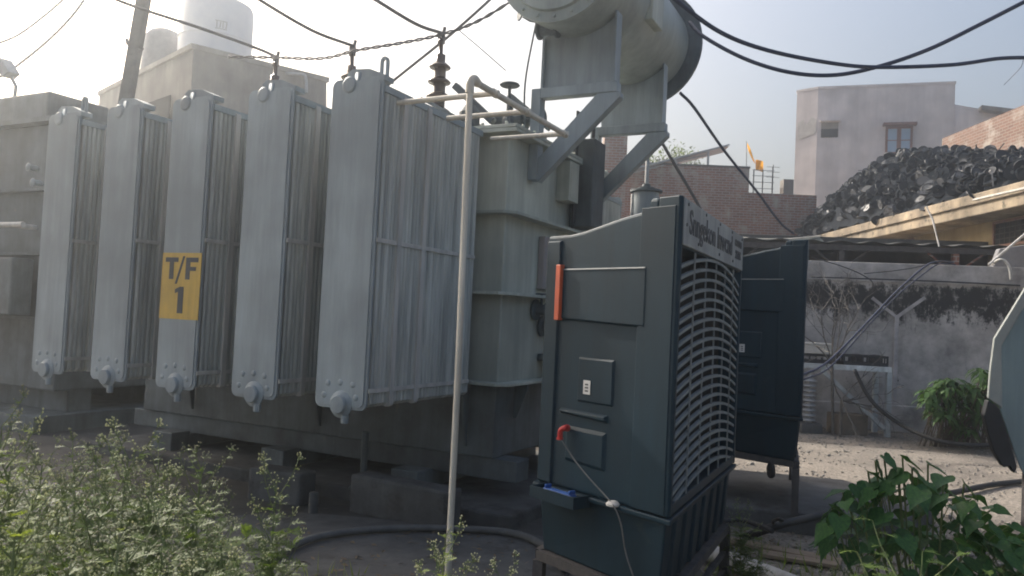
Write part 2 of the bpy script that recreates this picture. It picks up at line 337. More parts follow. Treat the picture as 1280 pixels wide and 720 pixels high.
g = MB(); n = 120                                     # one sheet: fine near the camera, coarse far away
def gx(i): t = i/n*2-1; return math.copysign(abs(t)**2.6, t)*90
vs = [(gx(i)+2, gx(j)+12, 0) for j in range(n+1) for i in range(n+1)]
vs = [(x, y, (random.uniform(-.010, .012) if abs(x) < 12 and 0 < y < 25 else 0) - .006) for x, y, z in vs]
g.add(vs, [(j*(n+1)+i, j*(n+1)+i+1, (j+1)*(n+1)+i+1, (j+1)*(n+1)+i) for j in range(n) for i in range(n)])
structure('ground', g, M['ground'], smooth=True)

def slab(name, pts, z0, z1, m, bevel=.01):
    b = MB(); b.prism(pts, lambda p, k: (p[0], p[1], (z0, z1)[k])); return structure(name, b, m, bevel=bevel)
# raised concrete apron that carries the second cooler
slab('concrete_apron', [(.95,6.95),(1.62,6.25),(2.52,6.02),(3.0,5.95),(3.6,6.6),(3.25,7.55),(1.6,8.0)], -.05, .15, M['concrete'], .02)
slab('concrete_path', [(-2.6,5.25),(-1.7,4.35),(.35,4.35),(.55,5.5),(-.5,5.75),(-1.6,5.9)], -.05, .03, M['concrete'])
M['shaded_earth'] = mat('shade_darkened_earth', (.075,.072,.068), .9, (.035,.034,.033), 2.5, bump=.6, bscale=18, spots=((.12,.11,.10), 8, .62))
slab('shaded_ground', [(-7.5,9.6),(-5.5,5.6),(-3.2,3.6),(-2.4,3.2),(.6,3.9),(1.3,4.6),(1.2,6.4),(.6,7.4),(-3,9.9)], -.05, .011, M['shaded_earth'], 0)  # dark sheet: shade around the transformer put into the ground colour
slab('far_kerb', [(-9.5,10.2),(-9.4,9.95),(-4.3,9.95),(-4.3,10.2)], -.05, .16, M['concrete'])

# ================================================================== TRANSFORMER
OX, OY = -0.887, 5.0
TR = empty('power_transformer', (OX, OY, 0), R(-27), 'large grey transformer with five finned radiators, overhead drum and yellow T/F 1 plate', 'transformer')
# local axes: x to the right and towards the camera, y away from the camera, z up
def rrect(x0, x1, z0, z1, r, n=5):
    out = []
    for cx, cz, a0 in ((x1-r, z1-r, 0), (x0+r, z1-r, 90), (x0+r, z0+r, 180), (x1-r, z0+r, 270)):
        for i in range(n+1): a = R(a0 + 90*i/n); out.append((cx+r*math.cos(a), cz+r*math.sin(a)))
    return out
fp = MB()
fp.prism(rrect(-.415, 0, 0, 2.16, .05), lambda p, k: (p[0], (.012, -.004)[k], p[1]))
fp.prism(rrect(-.395, -.02, .02, 2.14, .04), lambda p, k: (p[0], (-.004, -.012)[k], p[1]))
for px_, pz in ((-.31,.16),(-.21,.17),(-.11,.16),(-.34,.08),(-.08,.08)):
    fp.lathe([(.022,0),(.016,.006),(.001,.009)], (px_, -.011, pz), (0,-1,0), 10)
front_me = fp.mesh('front_panel', M['paint'])
fin = MB()
prof = [(-.40,0),(-.395,-.008),(-.03,-.009),(-.006,-.0175),(.003,-.010),(.003,.010),(-.006,.0175),(-.03,.009),(-.395,.008)]
N_ = len(prof)
zs = [(0,.86),(.025,1),(2.03,1),(2.06,.86)]
vs = []
for z, k in zs:
    for p in prof: vs.append(((p[0]+.2)*k-.2 if z in (0,2.06) else p[0], p[1]*k, z))
fs = [tuple(range(N_-1,-1,-1)), tuple(3*N_+i for i in range(N_))]
for j in range(3):
    for i in range(N_): fs.append((j*N_+i, j*N_+(i+1)%N_, (j+1)*N_+(i+1)%N_, (j+1)*N_+i))
fin.add(vs, fs)
fin_me = fin.mesh('cooling_fin', M['paint_fin'])
ch = MB(); ch.prism(rrect(-.03, .022, 0, 2.07, .02), lambda p, k: (p[0], (-.022, .022)[k], p[1]))
ch_me = ch.mesh('edge_channel', M['channel'])
hd = MB(); hd.tube([(-.21, .02, 2.09), (-.21, 1.46, 2.09)], .045, 12); hd.tube([(-.21, .02, .06), (-.21, 1.46, .06)], .045, 12)
hd.box(-.235, -.185, -.005, .16, 2.05, 2.20)
hd.tube([(-.21, 1.40, .05), (-.21, 1.40, 2.1)], .012, 6)
hd_me = hd.mesh('header_pipe', M['paint'], True)
cp = MB(); cp.lathe([(.088,0),(.088,.005),(.070,.012),(.060,.016),(.060,.036),(.054,.044),(.001,.047)], (-.195, -.01, .03), (0,-1,0), 24)
cp.lathe([(.024,0),(.024,.05),(.016,.055)], (-.15, -.02, -.035), (0,0,-1), 12)
cp_me = cp.mesh('header_cap', M['paint'])
tc_ = MB(); tc_.lathe([(.055,0),(.055,.010),(.045,.016),(.001,.018)], (-.27, -.005, 2.12), (0,-1,0), 20)
tc_.prism([(-.28,2.13),(.005,2.13),(.005,2.165),(-.12,2.215),(-.26,2.225),(-.3,2.2)], lambda p, k: (p[0], (.10, 0)[k], p[1]))
tc_me = tc_.mesh('top_cap', M['paint'])
st_me = MB().box(.006, .016, .0, 1.26, -.014, .014).mesh('strap', M['channel'])
rl = MB(); rl.box(-.03, .012, .01, 1.3, 2.055, 2.10); rl.box(-.41, -.37, .01, 1.3, 2.055, 2.10); rl_me = rl.mesh('top_rail', M['paint'])
lug = MB()
for i in range(12):
    a0, a1 = math.pi*i/12, math.pi*(i+1)/12
    lug.hexa([Vector((-.045+r_*math.cos(a), yy, 2.27+r_*math.sin(a)*1.1)) for yy in (.05,.07) for r_, a in ((.014,a0),(.032,a0),(.032,a1),(.014,a1))])
lug.box(-.077,-.059,.05,.07,2.14,2.271); lug.box(-.031,-.013,.05,.07,2.14,2.271)
lug_me = lug.mesh('lifting_lug', M['paint'])
for k in range(5):
    rad = empty('radiator', (-.765*k+(0,.004,-.003,.005,-.002)[k], (0,.006,-.004,.003,.008)[k], .905), R((0,.35,-.3,.25,-.4)[k])); rad.parent = TR
    if k == 2: rad['label'] = 'radiator carrying the yellow T/F 1 plate'
    inst('front_panel', front_me, rad)
    for i in range(30):
        o = inst('cooling_fin', fin_me, rad, (random.uniform(-.002,.002), .050+i*.0415, .02), (0,0,random.uniform(-.012,.012)))
    for i in (4, 11): inst('edge_channel', ch_me, rad, (0, .050+i*.0415+.021, .015))
    inst('header_pipe', hd_me, rad); inst('header_cap', cp_me, rad); inst('top_cap', tc_me, rad)
    for z in (.13, 1.095): inst('strap', st_me, rad, (0, 0, z))
    inst('top_rail', rl_me, rad)
    if k in (0, 4): inst('lifting_lug', lug_me, rad)
# two radiators on the far long side, seen past the end wall
for k in range(2):
    rad = empty('radiator', (-.10-.765*k, 4.95, .905)); rad.parent = TR; rad['label'] = 'radiator on the far side of the tank'
    inst('front_panel', front_me, rad, (0, 0, 0), (0,0,0))
    for i in range(24): inst('cooling_fin', fin_me, rad, (0, -.03-i*.0505, .02))
    inst('top_rail', rl_me, rad, (0, -1.3, 0)); inst('header_pipe', hd_me, rad, (0, -1.45, 0))
    for z in (.13, 1.095): inst('strap', st_me, rad, (0, -1.26, z))
# number plate
pl = MB(); pl.box(-.412-1.53, -.004-1.53, -.0165, -.0135, 1.415, 1.905)
plate = pl.build('number_plate', M['yellow'], TR); plate['label'] = 'yellow plate lettered T/F 1'
def letters(name, polys, parent, y0=-.0185, y1=-.0166):
    b = MB()
    for pts in polys: b.prism(pts, lambda p, k: (p[0], (y1, y0)[k], p[1]))
    return b.build(name, M['letters'], parent)
X0, X1, Z0, Z1 = -1.942, -1.534, 1.415, 1.905
def q(fx, fz): return (X0+(X1-X0)*fx, Z0+(Z1-Z0)*fz)
letters('letter', [[q(.09,.86),q(.20,.86),q(.20,.60),q(.31,.60),q(.31,.86),q(.42,.86),q(.42,.93),q(.09,.93)]], plate)
letters('slash', [[q(.36,.53),q(.41,.53),q(.59,.95),q(.54,.95)]], plate)
letters('letter', [[q(.62,.60),q(.73,.60),q(.73,.73),q(.88,.73),q(.88,.79),q(.73,.79),q(.73,.86),q(.93,.86),q(.93,.93),q(.62,.93)]], plate)
letters('digit', [[q(.46,.09),q(.60,.09),q(.60,.49),q(.50,.49),q(.38,.45),q(.38,.39),q(.46,.41)]], plate)
# tank
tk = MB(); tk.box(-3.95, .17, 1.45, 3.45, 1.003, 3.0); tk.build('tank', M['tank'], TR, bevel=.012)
tk = MB(); tk.box(-3.93, .15, 1.47, 3.43, .42, 1.0025); tk.build('lower_tank', M['tank_dark'], TR, bevel=.012)  # same paint as the tank, darkened: shade under the radiators put into colour
fl = MB()
fl.box(-4.05, .29, 1.33, 3.55, 3.0, 3.03); fl.box(-4.05, .29, 1.33, 3.55, 3.033, 3.06); fl.box(-3.9, .13, 1.5, 3.4, 3.06, 3.075)
fl.build('tank_lid', M['tank'], TR, bevel=.004)
for z in (2.37, 1.73, 1.015):
    b = MB(); b.prism([(-4.07,1.45),(-4.07,1.33),(.20,1.33),(.29,1.42),(.29,3.55),(.17,3.55),(.17,1.45)], lambda p, k: (p[0], p[1], (z-.012, z+.012)[k]))
    b.build('stiffener_flange', M['tank'], TR, bevel=.003)
for x in (-3.4,-2.63,-1.87,-1.1,-.36):
    MB().box(x-.012, x+.012, 1.36, 1.4499, 1.03, 2.99).build('vertical_stiffener', M['tank'], TR)
bl = MB()
for i in range(20):
    bl.lathe([(.014,0),(.014,.022),(.009,.028)], (-3.9+i*.215, 1.36, 3.061), n=6); 
for i in range(10): bl.lathe([(.014,0),(.014,.022),(.009,.028)], (.26, 1.5+i*.215, 3.061), n=6)
bl.build('lid_bolts', M['tank'], TR)
for y in (1.75, 2.6):
    gp = MB(); gp.prism([(.17,1.0),(.29,1.0),(.29,.96),(.2,.72),(.17,.72)], lambda p, k: (p[0], y+(.0,.02)[k], p[1])); gp.build('gusset', M['tank_dark'], TR)
for x in (-.1,-1.6,-3.2):
    gp = MB(); gp.prism([(1.45,1.0),(1.33,1.0),(1.33,.96),(1.43,.5),(1.45,.5)], lambda p, k: (x+(.0,.02)[k], p[0], p[1])); gp.build('gusset', M['tank_dark'], TR)
sk = MB(); sk.box(-4.1, .35, 1.5, 1.72, .25, .419); sk.box(-4.1, .35, 3.18, 3.4, .25, .419); sk.build('skid_beam', M['tank_dark'], TR, bevel=.01)
for x in (-3.3, -1.9, -.5):
    b = MB(); b.box(x-.09, x+.09, 1.25, 3.5, .12, .249); b.box(x-.13, x+.13, 1.2, 1.42, .12, .29); b.build('cross_beam', M['tank_dark'], TR, bevel=.01)
dr = MB(); dr.tube([(-.9,1.2,.55),(-.9,1.2,.2),(-.9,1.05,.1)], .03, 8); dr.build('drain_pipe', M['tank_dark'], TR)
# end wall fittings
nb = MB(); nb.box(.171, .235, 2.08, 2.42, 1.80, 2.26); nb.build('terminal_box', mat('faded_pink_box', (.34,.30,.285), .6, (.27,.24,.235), 5), TR, bevel=.012)
for z, y in ((1.62, 2.05), (1.48, 2.2)):
    vb = MB(); vb.lathe([(.05,0),(.09,.01),(.09,.03),(.05,.04),(.045,.12),(.08,.125),(.08,.15),(.03,.16)], (.17, y, z), (1,0,0), 16)
    vb.tube([(.24,y,z),(.24,y,z+.13)], .012, 6); vb.lathe([(.05,0),(.055,.006),(.05,.012)], (.24, y, z+.13), n=14)
    vb.build('valve', M['tank_dark'], TR)
pp = MB(); pp.tube(spline([(.17,2.2,1.48),(.33,2.2,1.45),(.36,2.2,1.2),(.36,2.2,.75)], 5), .028, 10)
pp.tube([(.3,2.5,1.6),(.3,2.5,.9)], .022, 8); pp.box(.18,.42,2.15,2.5,1.18,1.24); pp.build('oil_pipe', M['tank_dark'], TR, smooth=True)
cb = MB(); cb.box(.172, .40, 2.72, 3.02, 2.42, 3.25); cb.build('marshalling_box', M['tank_dark'], TR, bevel=.012)
cb = MB(); cb.box(.172, .30, 2.40, 2.62, 2.62, 2.98); cb.box(.301,.306,2.43,2.59,2.65,2.95); cb.build('relay_box', M['tank'], TR, bevel=.008)
for yy, z0 in ((2.66,2.4),(2.69,2.45),(3.07,2.38),(3.10,2.4)):
    MB().tube([(.24, yy, z0), (.24, yy, 3.5)], .012, 6).build('conduit', M['black'], TR)
# conservator on brackets
AX, AZ, RB = .54, 4.36, .48
cv = MB()
cv.lathe([(RB-.03,0),(RB,.02),(RB,2.18),(RB-.03,2.2)], (AX, 1.42, AZ), (0,1,0), 56)
cyl = cv.build('conservator', M['conserv'], TR, auto=True)
e = MB(); e.lathe([(.51,0),(.51,.03),(.49,.034),(.45,.04)], (AX, 1.43, AZ), (0,-1,0), 56)
e.lathe([(.43,.0),(.42,.03),(.2,.05),(.001,.055)], (AX, 1.392, AZ), (0,-1,0), 48)
for i in range(20):
    a = 2*math.pi*i/20; e.lathe([(.014,0),(.014,.02)], (AX+.465*math.cos(a), 1.395, AZ+.465*math.sin(a)), (0,-1,0), 6)
e.build('end_cover', M['conserv'], cyl, auto=True)
e = MB(); e.lathe([(.48,0),(.61,.004),(.615,.03),(.61,.055),(.48,.06)], (AX, 3.56, AZ), (0,1,0), 56); e.build('end_flange', M['tank_dark'], cyl, auto=True)
e = MB(); e.box(AX+.36, AX+.50, 2.3, 2.62, AZ-.22, AZ+.1); e.build('lifting_plate', M['tank'], cyl, bevel=.01)
for y, zt in ((1.85, AZ-.30), (3.22, AZ-.30)):
    br = MB()
    if y < 2: br.box(.172, .26, y-.05, y+.05, 2.70, 3.47)
    else: br.box(.172, .26, y-.05, y+.05, 2.72, 3.47)
    br.box(.2601, .93, y-.05, y+.05, 3.385, 3.47)
    br.prism([(.262,2.68),(.262,2.88),(.76,3.384),(.955,3.384),(.955,3.34)], lambda p, k: (p[0], (y+.045, y-.045)[k], p[1]))
    br.build('bracket', M['paint'], TR, bevel=.006)
    sp_ = MB(); pr = [(.27,3.471),(.88,3.471)]
    arc = [(AX+(RB+.004)*math.cos(R(a)), AZ+(RB+.004)*math.sin(R(a))) for a in range(-42, -139, -8)]
    pr = [(.27,3.471),(.89,3.471),(.89,4.05)] + arc + [(.21,4.06),(.24,3.9)]
    sp_.prism(pr, lambda p, k: (p[0], (y+.008, y-.008)[k], p[1]))
    if y < 2: sp_.box(.893,.91,y-.06,y+.06,3.471,4.04); sp_.box(.25,.269,y-.04,y+.04,3.471,3.9)
    else: sp_.box(.893,.905,y-.06,y+.06,3.471,4.04)
    sp_.build('saddle_plate', M['paint'], TR)
vb = MB(); vb.lathe([(.02,0),(.07,.01),(.07,.03),(.045,.04),(.045,.16),(.07,.17),(.07,.19),(.02,.2)], (.24, 1.72, 3.92), (1,0,0), 14)
vb.tube([(.27,1.72,4.0),(.20,1.66,4.0),(.16,1.6,4.02)], .014, 6); vb.lathe([(.04,0),(.05,.008),(.04,.016)], (.15,1.58,4.02), (-.6,-.8,0), 14)
vb.tube(spline([(.22,1.8,4.2),(.2,1.75,3.95),(.14,1.74,3.5),(.13,1.8,3.1)],5), .008, 6); vb.build('valve', M['tank_dark'], TR)
vb = MB(); vb.tube([(.06,1.62,3.07),(.06,1.62,3.45)], .014, 8); vb.lathe([(.02,0),(.075,.0),(.085,.01),(.075,.022),(.02,.022)], (.06,1.62,3.45), n=18); vb.lathe([(.05,0),(.05,.1),(.03,.14)], (.06,1.62,3.07), n=12)
vb.build('hand_wheel_valve', M['tank_dark'], TR)
# lid pipework
lp = MB()
lp.bar((-.55,1.75,3.55),(-.15,1.75,3.2),.06,.06); lp.build('lid_frame', M['tank_dark'], TR, bevel=.004); lp = MB(); lp.bar((-.34,2.4,3.1),(-.34,2.4,3.62),.05,.05); lp.bar((-.34,2.4,3.62),(.08,2.4,3.28),.05,.05); lp.build('lid_frame', M['tank_dark'], TR, bevel=.004); lp = MB(); lp.bar((-.8,1.6,3.42),(-.2,1.6,3.1),.03,.03)
lp.build('lid_frame', M['tank_dark'], TR, bevel=.004)
lp = MB(); lp.tube([(-.2,1.9,3.25),(.25,1.9,3.25)], .07, 14); lp.lathe([(.1,0),(.1,.03)], (.05,1.9,3.25), (1,0,0), 16); lp.box(-1.2,-.3,1.75,2.1,3.076,3.2); lp.tube([(-3.6,1.65,3.2),(-.9,1.65,3.2)], .04, 10)
lp.lathe([(.09,0),(.09,.18),(.05,.24)], (-.30,1.6,3.07), n=14)
lp.build('oil_pipework', M['tank_dark'], TR)
# bushings
sh = MB(); sh.lathe([(.05,-.012),(.105,-.006),(.112,.004),(.10,.016),(.055,.05)], (0,0,0), n=28); sh_me = sh.mesh('shed', M['porcelain'], True)
stm = MB(); stm.lathe([(.13,-.42),(.13,-.28),(.16,-.275),(.16,-.25),(.10,-.245),(.075,-.12),(.062,-.1),(.055,.42),(.045,.44),(.045,.5),(.02,.51),(.02,.60),(.03,.61),(.03,.63),(.015,.66)], (0,0,0), n=20)
stm_me = stm.mesh('bushing_stem', M['porcelain'], True)
clm = MB(); clm.box(-.03,.03,-.015,.015,.60,.69); clm.tube([(0,0,.62),(.03,0,.75)], .016, 8); clm_me = clm.mesh('terminal_clamp', M['wire'])
for x in (-.75, -1.75, -2.72):
    bs = empty('bushing', (x, 1.8, 3.36)); bs.parent = TR
    inst('bushing_stem', stm_me, bs)
    for i in range(4): inst('shed', sh_me, bs, (0,0,-.02+i*.135), sc=(1.05-.06*i,)*2+(1,))
    inst('terminal_clamp', clm_me, bs)
# plinth
pb = MB(); pb.box(-4.2, .55, 1.05, 3.7, -.02, .119); o = pb.build('concrete_plinth', M['concrete'], None, bevel=.02); o['kind'] = 'structure'
o.location = (OX, OY, 0); o.rotation_euler = (0,0,R(-27))
TRM = Matrix.Translation((OX, OY, 0)) @ Matrix.Rotation(R(-27), 4, 'Z')
for (x, y, sx, sy, h, rz, lb) in ((-1.35,.75,.5,.22,.26,.1,'squat stained concrete block below the middle radiators'), (-.25,.85,.9,.2,.3,-.06,'long low concrete block at the foot of the tank behind the pale pipe')):
    b = MB(); b.box(-sx/2, sx/2, -sy/2, sy/2, 0, h); o = b.build('concrete_block', M['concrete'], None, bevel=.025)
    o.location = TRM @ Vector((x, y, 0)); o.rotation_euler = (0,0,R(-27)+rz); tag(o, lb, 'concrete block')
b = MB(); b.lathe([(.035,0),(.035,.17),(.03,.18)], (0,0,0), n=16)
o = b.build('pipe_stub', M['concrete'], None, auto=True); o.location = TRM @ Vector((-.85,.55,0)); tag(o, 'short grey pipe stub standing beside the concrete blocks under the radiators', 'pipe')

# ================================================================== PVC pipe frame
pv = empty('pvc_pipe_frame', (at(560,716,4.55).x, 4.55, 0), 0, 'cream PVC pipe post with elbow and cross arms standing in front of the nearest radiator', 'pipe frame')
pb_ = Vector(pv.location); ptop = at(588,99,4.55); ptop.x -= pb_.x; ptop.y -= pb_.y
vd = Vector((.454,.891,0)); ud = Vector((-.891,.454,0))
b = MB(); b.tube([(0,0,-.02),(0,0,1.2),(ptop.x,0,ptop.z-.04)], .0195, 14); b.build('post', M['pvc'], pv, auto=True)
b = MB(); e2 = Vector((ptop.x,0,ptop.z)); b.tube(spline([e2-Vector((0,0,.08)), e2+Vector((0,0,-.02)), e2+Vector((.02,.02,.008)), e2+vd*.09+Vector((0,0,.0))],5), .026, 14); b.build('elbow', M['pvc'], pv, auto=True)
b = MB(); b.tube([e2, e2+vd*1.42], .020, 14); b.build('long_arm', M['pvc'], pv, auto=True)
for s_, L_ in ((.30,.75),(.75,.62),(1.40,.62)):
    b = MB(); c_ = e2+vd*s_; b.tube([c_-ud*.03, c_+ud*L_], .018, 12); b.lathe([(.026,0),(.026,.06)], c_-vd*.03, vd, 14); b.build('cross_arm', M['pvc'], pv, auto=True)

# ================================================================== COOLERS
def make_cooler(loc, rz, label):
    c = empty('air_cooler', loc, rz, label, 'air cooler', 'large dark blue plastic air coolers on stands')
    W = 1.56; D = .746; T = .353/.746
    def yr(x): return (-x)*T, W-(-x)*T
    b = MB(); xs = [(-.10,2.10),(-.145,2.10),(-.152,2.05),(-.30,2.025),(-.52,1.975),(-.60,1.965),(-D,1.965)]
    vs = []
    for x, zt in xs:
        a, d_ = yr(x)
        vs += [(x,a,.74),(x,d_,.74),(x,d_,zt),(x,a,zt)]
    fs = [(0,1,2,3)] + [tuple(4*(len(xs)-1)+i for i in (3,2,1,0))]
    for i in range(len(xs)-1):
        for k in range(4): fs.append((4*i+k, 4*(i+1)+k, 4*(i+1)+(k+1)%4, 4*i+(k+1)%4))
    b.add(vs, fs)
    hood = b.build('hood', M['plastic'], c, bevel=.016, seg=3)
    # moulded relief on both sides; side plane coordinates s (from the grille corner back) and z
    for side in (0, 1):
        def P(s, z, o, side=side):
            L_ = math.hypot(D, T*D); x = -D*s/L_; y = T*D*s/L_; nx, ny = -T*D/L_, -D/L_
            x += nx*o; y += ny*o
            return Vector((x, y if side == 0 else W-y, z))
        def plate(mb, s0, s1, z0, z1, o, slope=.012, z0b=None, z1b=None):
            za, zb = (z0b if z0b is not None else z0), (z1b if z1b is not None else z1)
            q_ = [(s0,z0),(s1,za),(s1,zb),(s0,z1)]; k = slope
            qi = [(s0+k,z0+k),(s1-k,za+k),(s1-k,zb-k),(s0+k,z1-k)]
            vv = [P(s,z,-.005) for s,z in q_] + [P(s,z,o) for s,z in qi]
            f_ = [(0,3,2,1),(4,5,6,7),(0,1,5,4),(1,2,6,5),(2,3,7,6),(3,0,4,7)]
            if side: f_ = [tuple(reversed(t_)) for t_ in f_]
            mb.add(vv, f_)
        rb = MB()
        plate(rb, .006, .205, .745, 2.06, .0135, .004)          # front column
        plate(rb, .15, .70, 1.525, 1.80, .016, .012, 1.545)     # proud block
        plate(rb, .715, .822, .745, 1.94, .012, .008)
        plate(rb, .33, .57, 1.16, 1.38, .008, .012)
        plate(rb, .36, .68, 1.085, 1.125, .020, .012, 1.095)
        plate(rb, .36, .64, .86, 1.05, .012, .022, .87)
        rb.build('moulded_side', M['plastic'], hood, bevel=.006)
        if side == 0:
            PP = P
    # pale strip: lit top edge of the proud block put into colour
    b = MB(); b.hexa([PP(.165,1.790,.0),PP(.69,1.790,.0),PP(.69,1.790,.019),PP(.165,1.790,.019),PP(.165,1.797,.0),PP(.69,1.797,.0),PP(.69,1.796,.015),PP(.165,1.796,.015)]); b.build('lit_ledge_line', M['plastic_dusty_lit'], hood)
    # label
    b = MB(); q_ = lambda s, z, o: PP(s, z, o)
    b.hexa([q_(.475,1.205,.0085),q_(.52,1.205,.0085),q_(.52,1.205,.011),q_(.475,1.205,.011),q_(.475,1.27,.0085),q_(.52,1.27,.0085),q_(.52,1.27,.011),q_(.475,1.27,.011)])
    lb = b.build('label', M['label'], hood)
    b = MB()
    for z in (1.22,1.235,1.25): b.hexa([q_(.487,z-.003,.0112),q_(.508,z-.003,.0112),q_(.508,z-.003,.0118),q_(.487,z-.003,.0118),q_(.487,z+.004,.0112),q_(.508,z+.004,.0112),q_(.508,z+.004,.0118),q_(.487,z+.004,.0118)])
    b.mi = 0; b.build('print', M['letters'], None).parent = hood
    # grille
    fr = MB()
    for mir in (0, 1):
        fr.prism([(-.0995,.0365),(.002,-.0115),(.012,.004),(.012,.030),(-.0995,.075)], lambda p, k: (p[0], (p[1], W-p[1])[mir], (.745,2.098)[k]))
    fr.box(-.0990,.010,.035,W-.035,.748,.795); fr.box(-.0990,.008,.035,W-.035,1.88,2.096)
    gr = fr.build('grille', M['plastic'], c, bevel=.006)
    MB().box(-.099,-.094,.06,W-.06,.80,1.90).build('cooling_pad', M['pad'], c)
    y0, y1 = .032, W-.032; yc = (y0+y1)/2; hh = (y1-y0)/2
    bm_ = MB(); K = 16; vs = []
    for i in range(K+1):
        y = y0+(y1-y0)*i/K; zz = .085*(1-((y-yc)/hh)**2); bx = .010*(1-((y-yc)/hh)**2)
        vs += [(-.010+bx,y,zz+.008),(.004+bx,y,zz+.006),(.004+bx,y,zz-.008),(-.010+bx,y,zz-.006)]
    fs = [(0,1,2,3),tuple(4*K+i for i in (3,2,1,0))] + [(4*i+k,4*(i+1)+k,4*(i+1)+(k+1)%4,4*i+(k+1)%4) for i in range(K) for k in range(4)]
    bm_.add(vs, fs); bar_me = bm_.mesh('louvre', M['plastic_dusty_lit'])
    nb_ = 22
    for i in range(nb_): inst('louvre', bar_me, gr, (0,0,.775+i*.0485), (0,0,0))
    vt = MB().box(.003,.0095,-.006,.006,.796,1.879).mesh('upright', M['plastic_dusty_lit'])
    for i in range(1,6): inst('upright', vt, gr, (.004,y0+(y1-y0)*i/6,0))
    # sign plate
    sp = MB(); sp.box(.0085,.018,.02,W-.02,1.89,2.092); spo = sp.build('sign_plate', M['signplate'], c, bevel=.004)
    for txt, sz, yy, zz in (('Snngekon Inwcnd', .150, .64, 1.995), ('COOLERS', .05, 1.36, 2.03), ('22ZSH', .062, 1.36, 1.965)):
        me = text_mesh(txt, sz, M['letters'], .0015, 0, .002)
        o = inst('lettering', me, spo, (.0190, yy, zz), (R(90), 0, R(90)))
    b = MB()
    for yy, zz in ((.08,2.07),(.45,2.075),(.8,2.075),(1.15,2.075),(1.48,2.07),(.06,1.98),(.3,1.92),(.8,1.92),(1.2,1.92)): b.lathe([(.008,0),(.007,.004)], (.018,yy,zz), (1,0,0), 8)
    b.build('rivets', M['letters'], spo)
    # water tank below
    b = MB(); o0, o1 = .012, .05
    def ring(off, z):
        return [Vector((.0-off, .0+off*1.2, z)), Vector((.0-off, W-off*1.2, z)), Vector((-D+off, W-T*D-off, z)), Vector((-D+off, T*D+off, z))]
    lip = MB(); a_ = ring(-.018,.715); b_ = ring(-.018,.739); lip.hexa(a_+b_); lip.build('rim', M['plastic'], c, bevel=.006)
    a_ = ring(.035,.40); b_ = ring(.010,.7148); b.hexa(a_+b_)
    for i in range(7):
        y = .14+i*.205
        b.hexa([Vector(p) for p in ((-.055,y,.41),(-.018,y+.012,.41),(-.018,y+.075,.41),(-.055,y+.087,.41),(-.02,y,.70),(.004,y+.015,.70),(.004,y+.072,.70),(-.02,y+.087,.70))])
    b.build('water_tank', M['plastic'], c, bevel=.01)
    # stand
    ft = [(-.02,.05),(-.02,W-.05),(-D+.02,W-T*D-.03),(-D+.02,T*D+.03)]
    st = MB()
    for i in range(4):
        p, q2 = ft[i], ft[(i+1)%4]
        for z in (.375,): st.bar((p[0],p[1],z),(q2[0],q2[1],z),.05,.045)
    for i in (0,1): 
        p, q2 = ft[i*2], ft[(i*2+1)%4]; st.bar((p[0],p[1],.12),(q2[0],q2[1],.12),.03,.02)
    st.bar((ft[0][0],ft[0][1],.23),(ft[1][0],ft[1][1],.23),.03,.02)
    frm = st.build('stand_frame', M['rust'], c)
    for p in ft:
        l = MB(); l.box(p[0]-.026,p[0]+.026,p[1]-.026,p[1]+.026,0,.352); l.build('stand_leg', M['rust'], c)
    return c, PP
GA = R(-25.5)
c1, PP = make_cooler((.693, 3.3, 0), GA, 'nearest dark navy plastic air cooler with arched louvre grille and sign plate')
# extras of the first cooler: tape, red elbow, wire, float tray
b = MB(); b.hexa([PP(.690,1.545,.005),PP(.722,1.545,.005),PP(.722,1.545,.034),PP(.690,1.545,.034),PP(.690,1.815,.005),PP(.722,1.815,.005),PP(.722,1.815,.034),PP(.690,1.815,.034)]); b.build('warning_strip', M['orange'], c1, bevel=.003)
def side_px(x, y, o=0.0):
    """point on the near side plane of the first cooler, in its own coordinates"""
    Mi = Matrix.Translation((.693,3.3,0)) @ Matrix.Rotation(GA,4,'Z'); Mi = Mi.inverted()
    a0 = Mi @ Vector((0,0,CAMH)); d = Mi.to_3x3() @ (F*FPX + RT*(x-640) - UP*(y-360))
    p0 = PP(0,0,o); nrm = (PP(0,0,1)-PP(0,0,0)); t = (p0-a0).dot(nrm)/d.dot(nrm); return a0+d*t
b = MB(); pe = [side_px(709,535,.02), side_px(706,535,.05), side_px(701,538,.055), side_px(700,547,.05)]; b.tube(spline(pe,4), .013, 12)
b.tube([pe[3], pe[3]+Vector((0,0,-.010))], .016, 12); b.tube([pe[0], pe[0]+(pe[1]-pe[0])*.3], .017, 12)
b.build('inlet_elbow', M['red'], c1, auto=True)
wp = [side_px(702,549,.05), side_px(716,572,.04), side_px(735,596,.04), side_px(757,620,.03), side_px(768,634,.04), side_px(776,655,.03), side_px(782,690,.0), side_px(792,722,.0)]
MB().tube(spline(wp,6), .0035, 6).build('supply_wire', M['wirepale'], c1, smooth=True)
b = MB(); p = side_px(766,632,.02); b.lathe([(.03,0),(.032,.008),(.02,.02),(.001,.024)], p, (0,0,1), 16); b.build('filler_cap', M['white_pl'], c1, auto=True)
tr_ = MB(); q0 = [side_px(683,611,0), side_px(738,628,0)]
Lv = (q0[1]-q0[0]); Lv.z = 0; Lv.normalize(); Nv = PP(0,0,1)-PP(0,0,0); z_ = .745
a_ = Vector((q0[0].x,q0[0].y,0)); ln = Vector((q0[1].x-q0[0].x,q0[1].y-q0[0].y,0)).length
def tb(mb, s0, s1, n0, n1, z0, z1): mb.hexa([a_+Lv*s+Nv*n_+Vector((0,0,z)) for z in (z0,z1) for s,n_ in ((s0,n0),(s1,n0),(s1,n1),(s0,n1))])
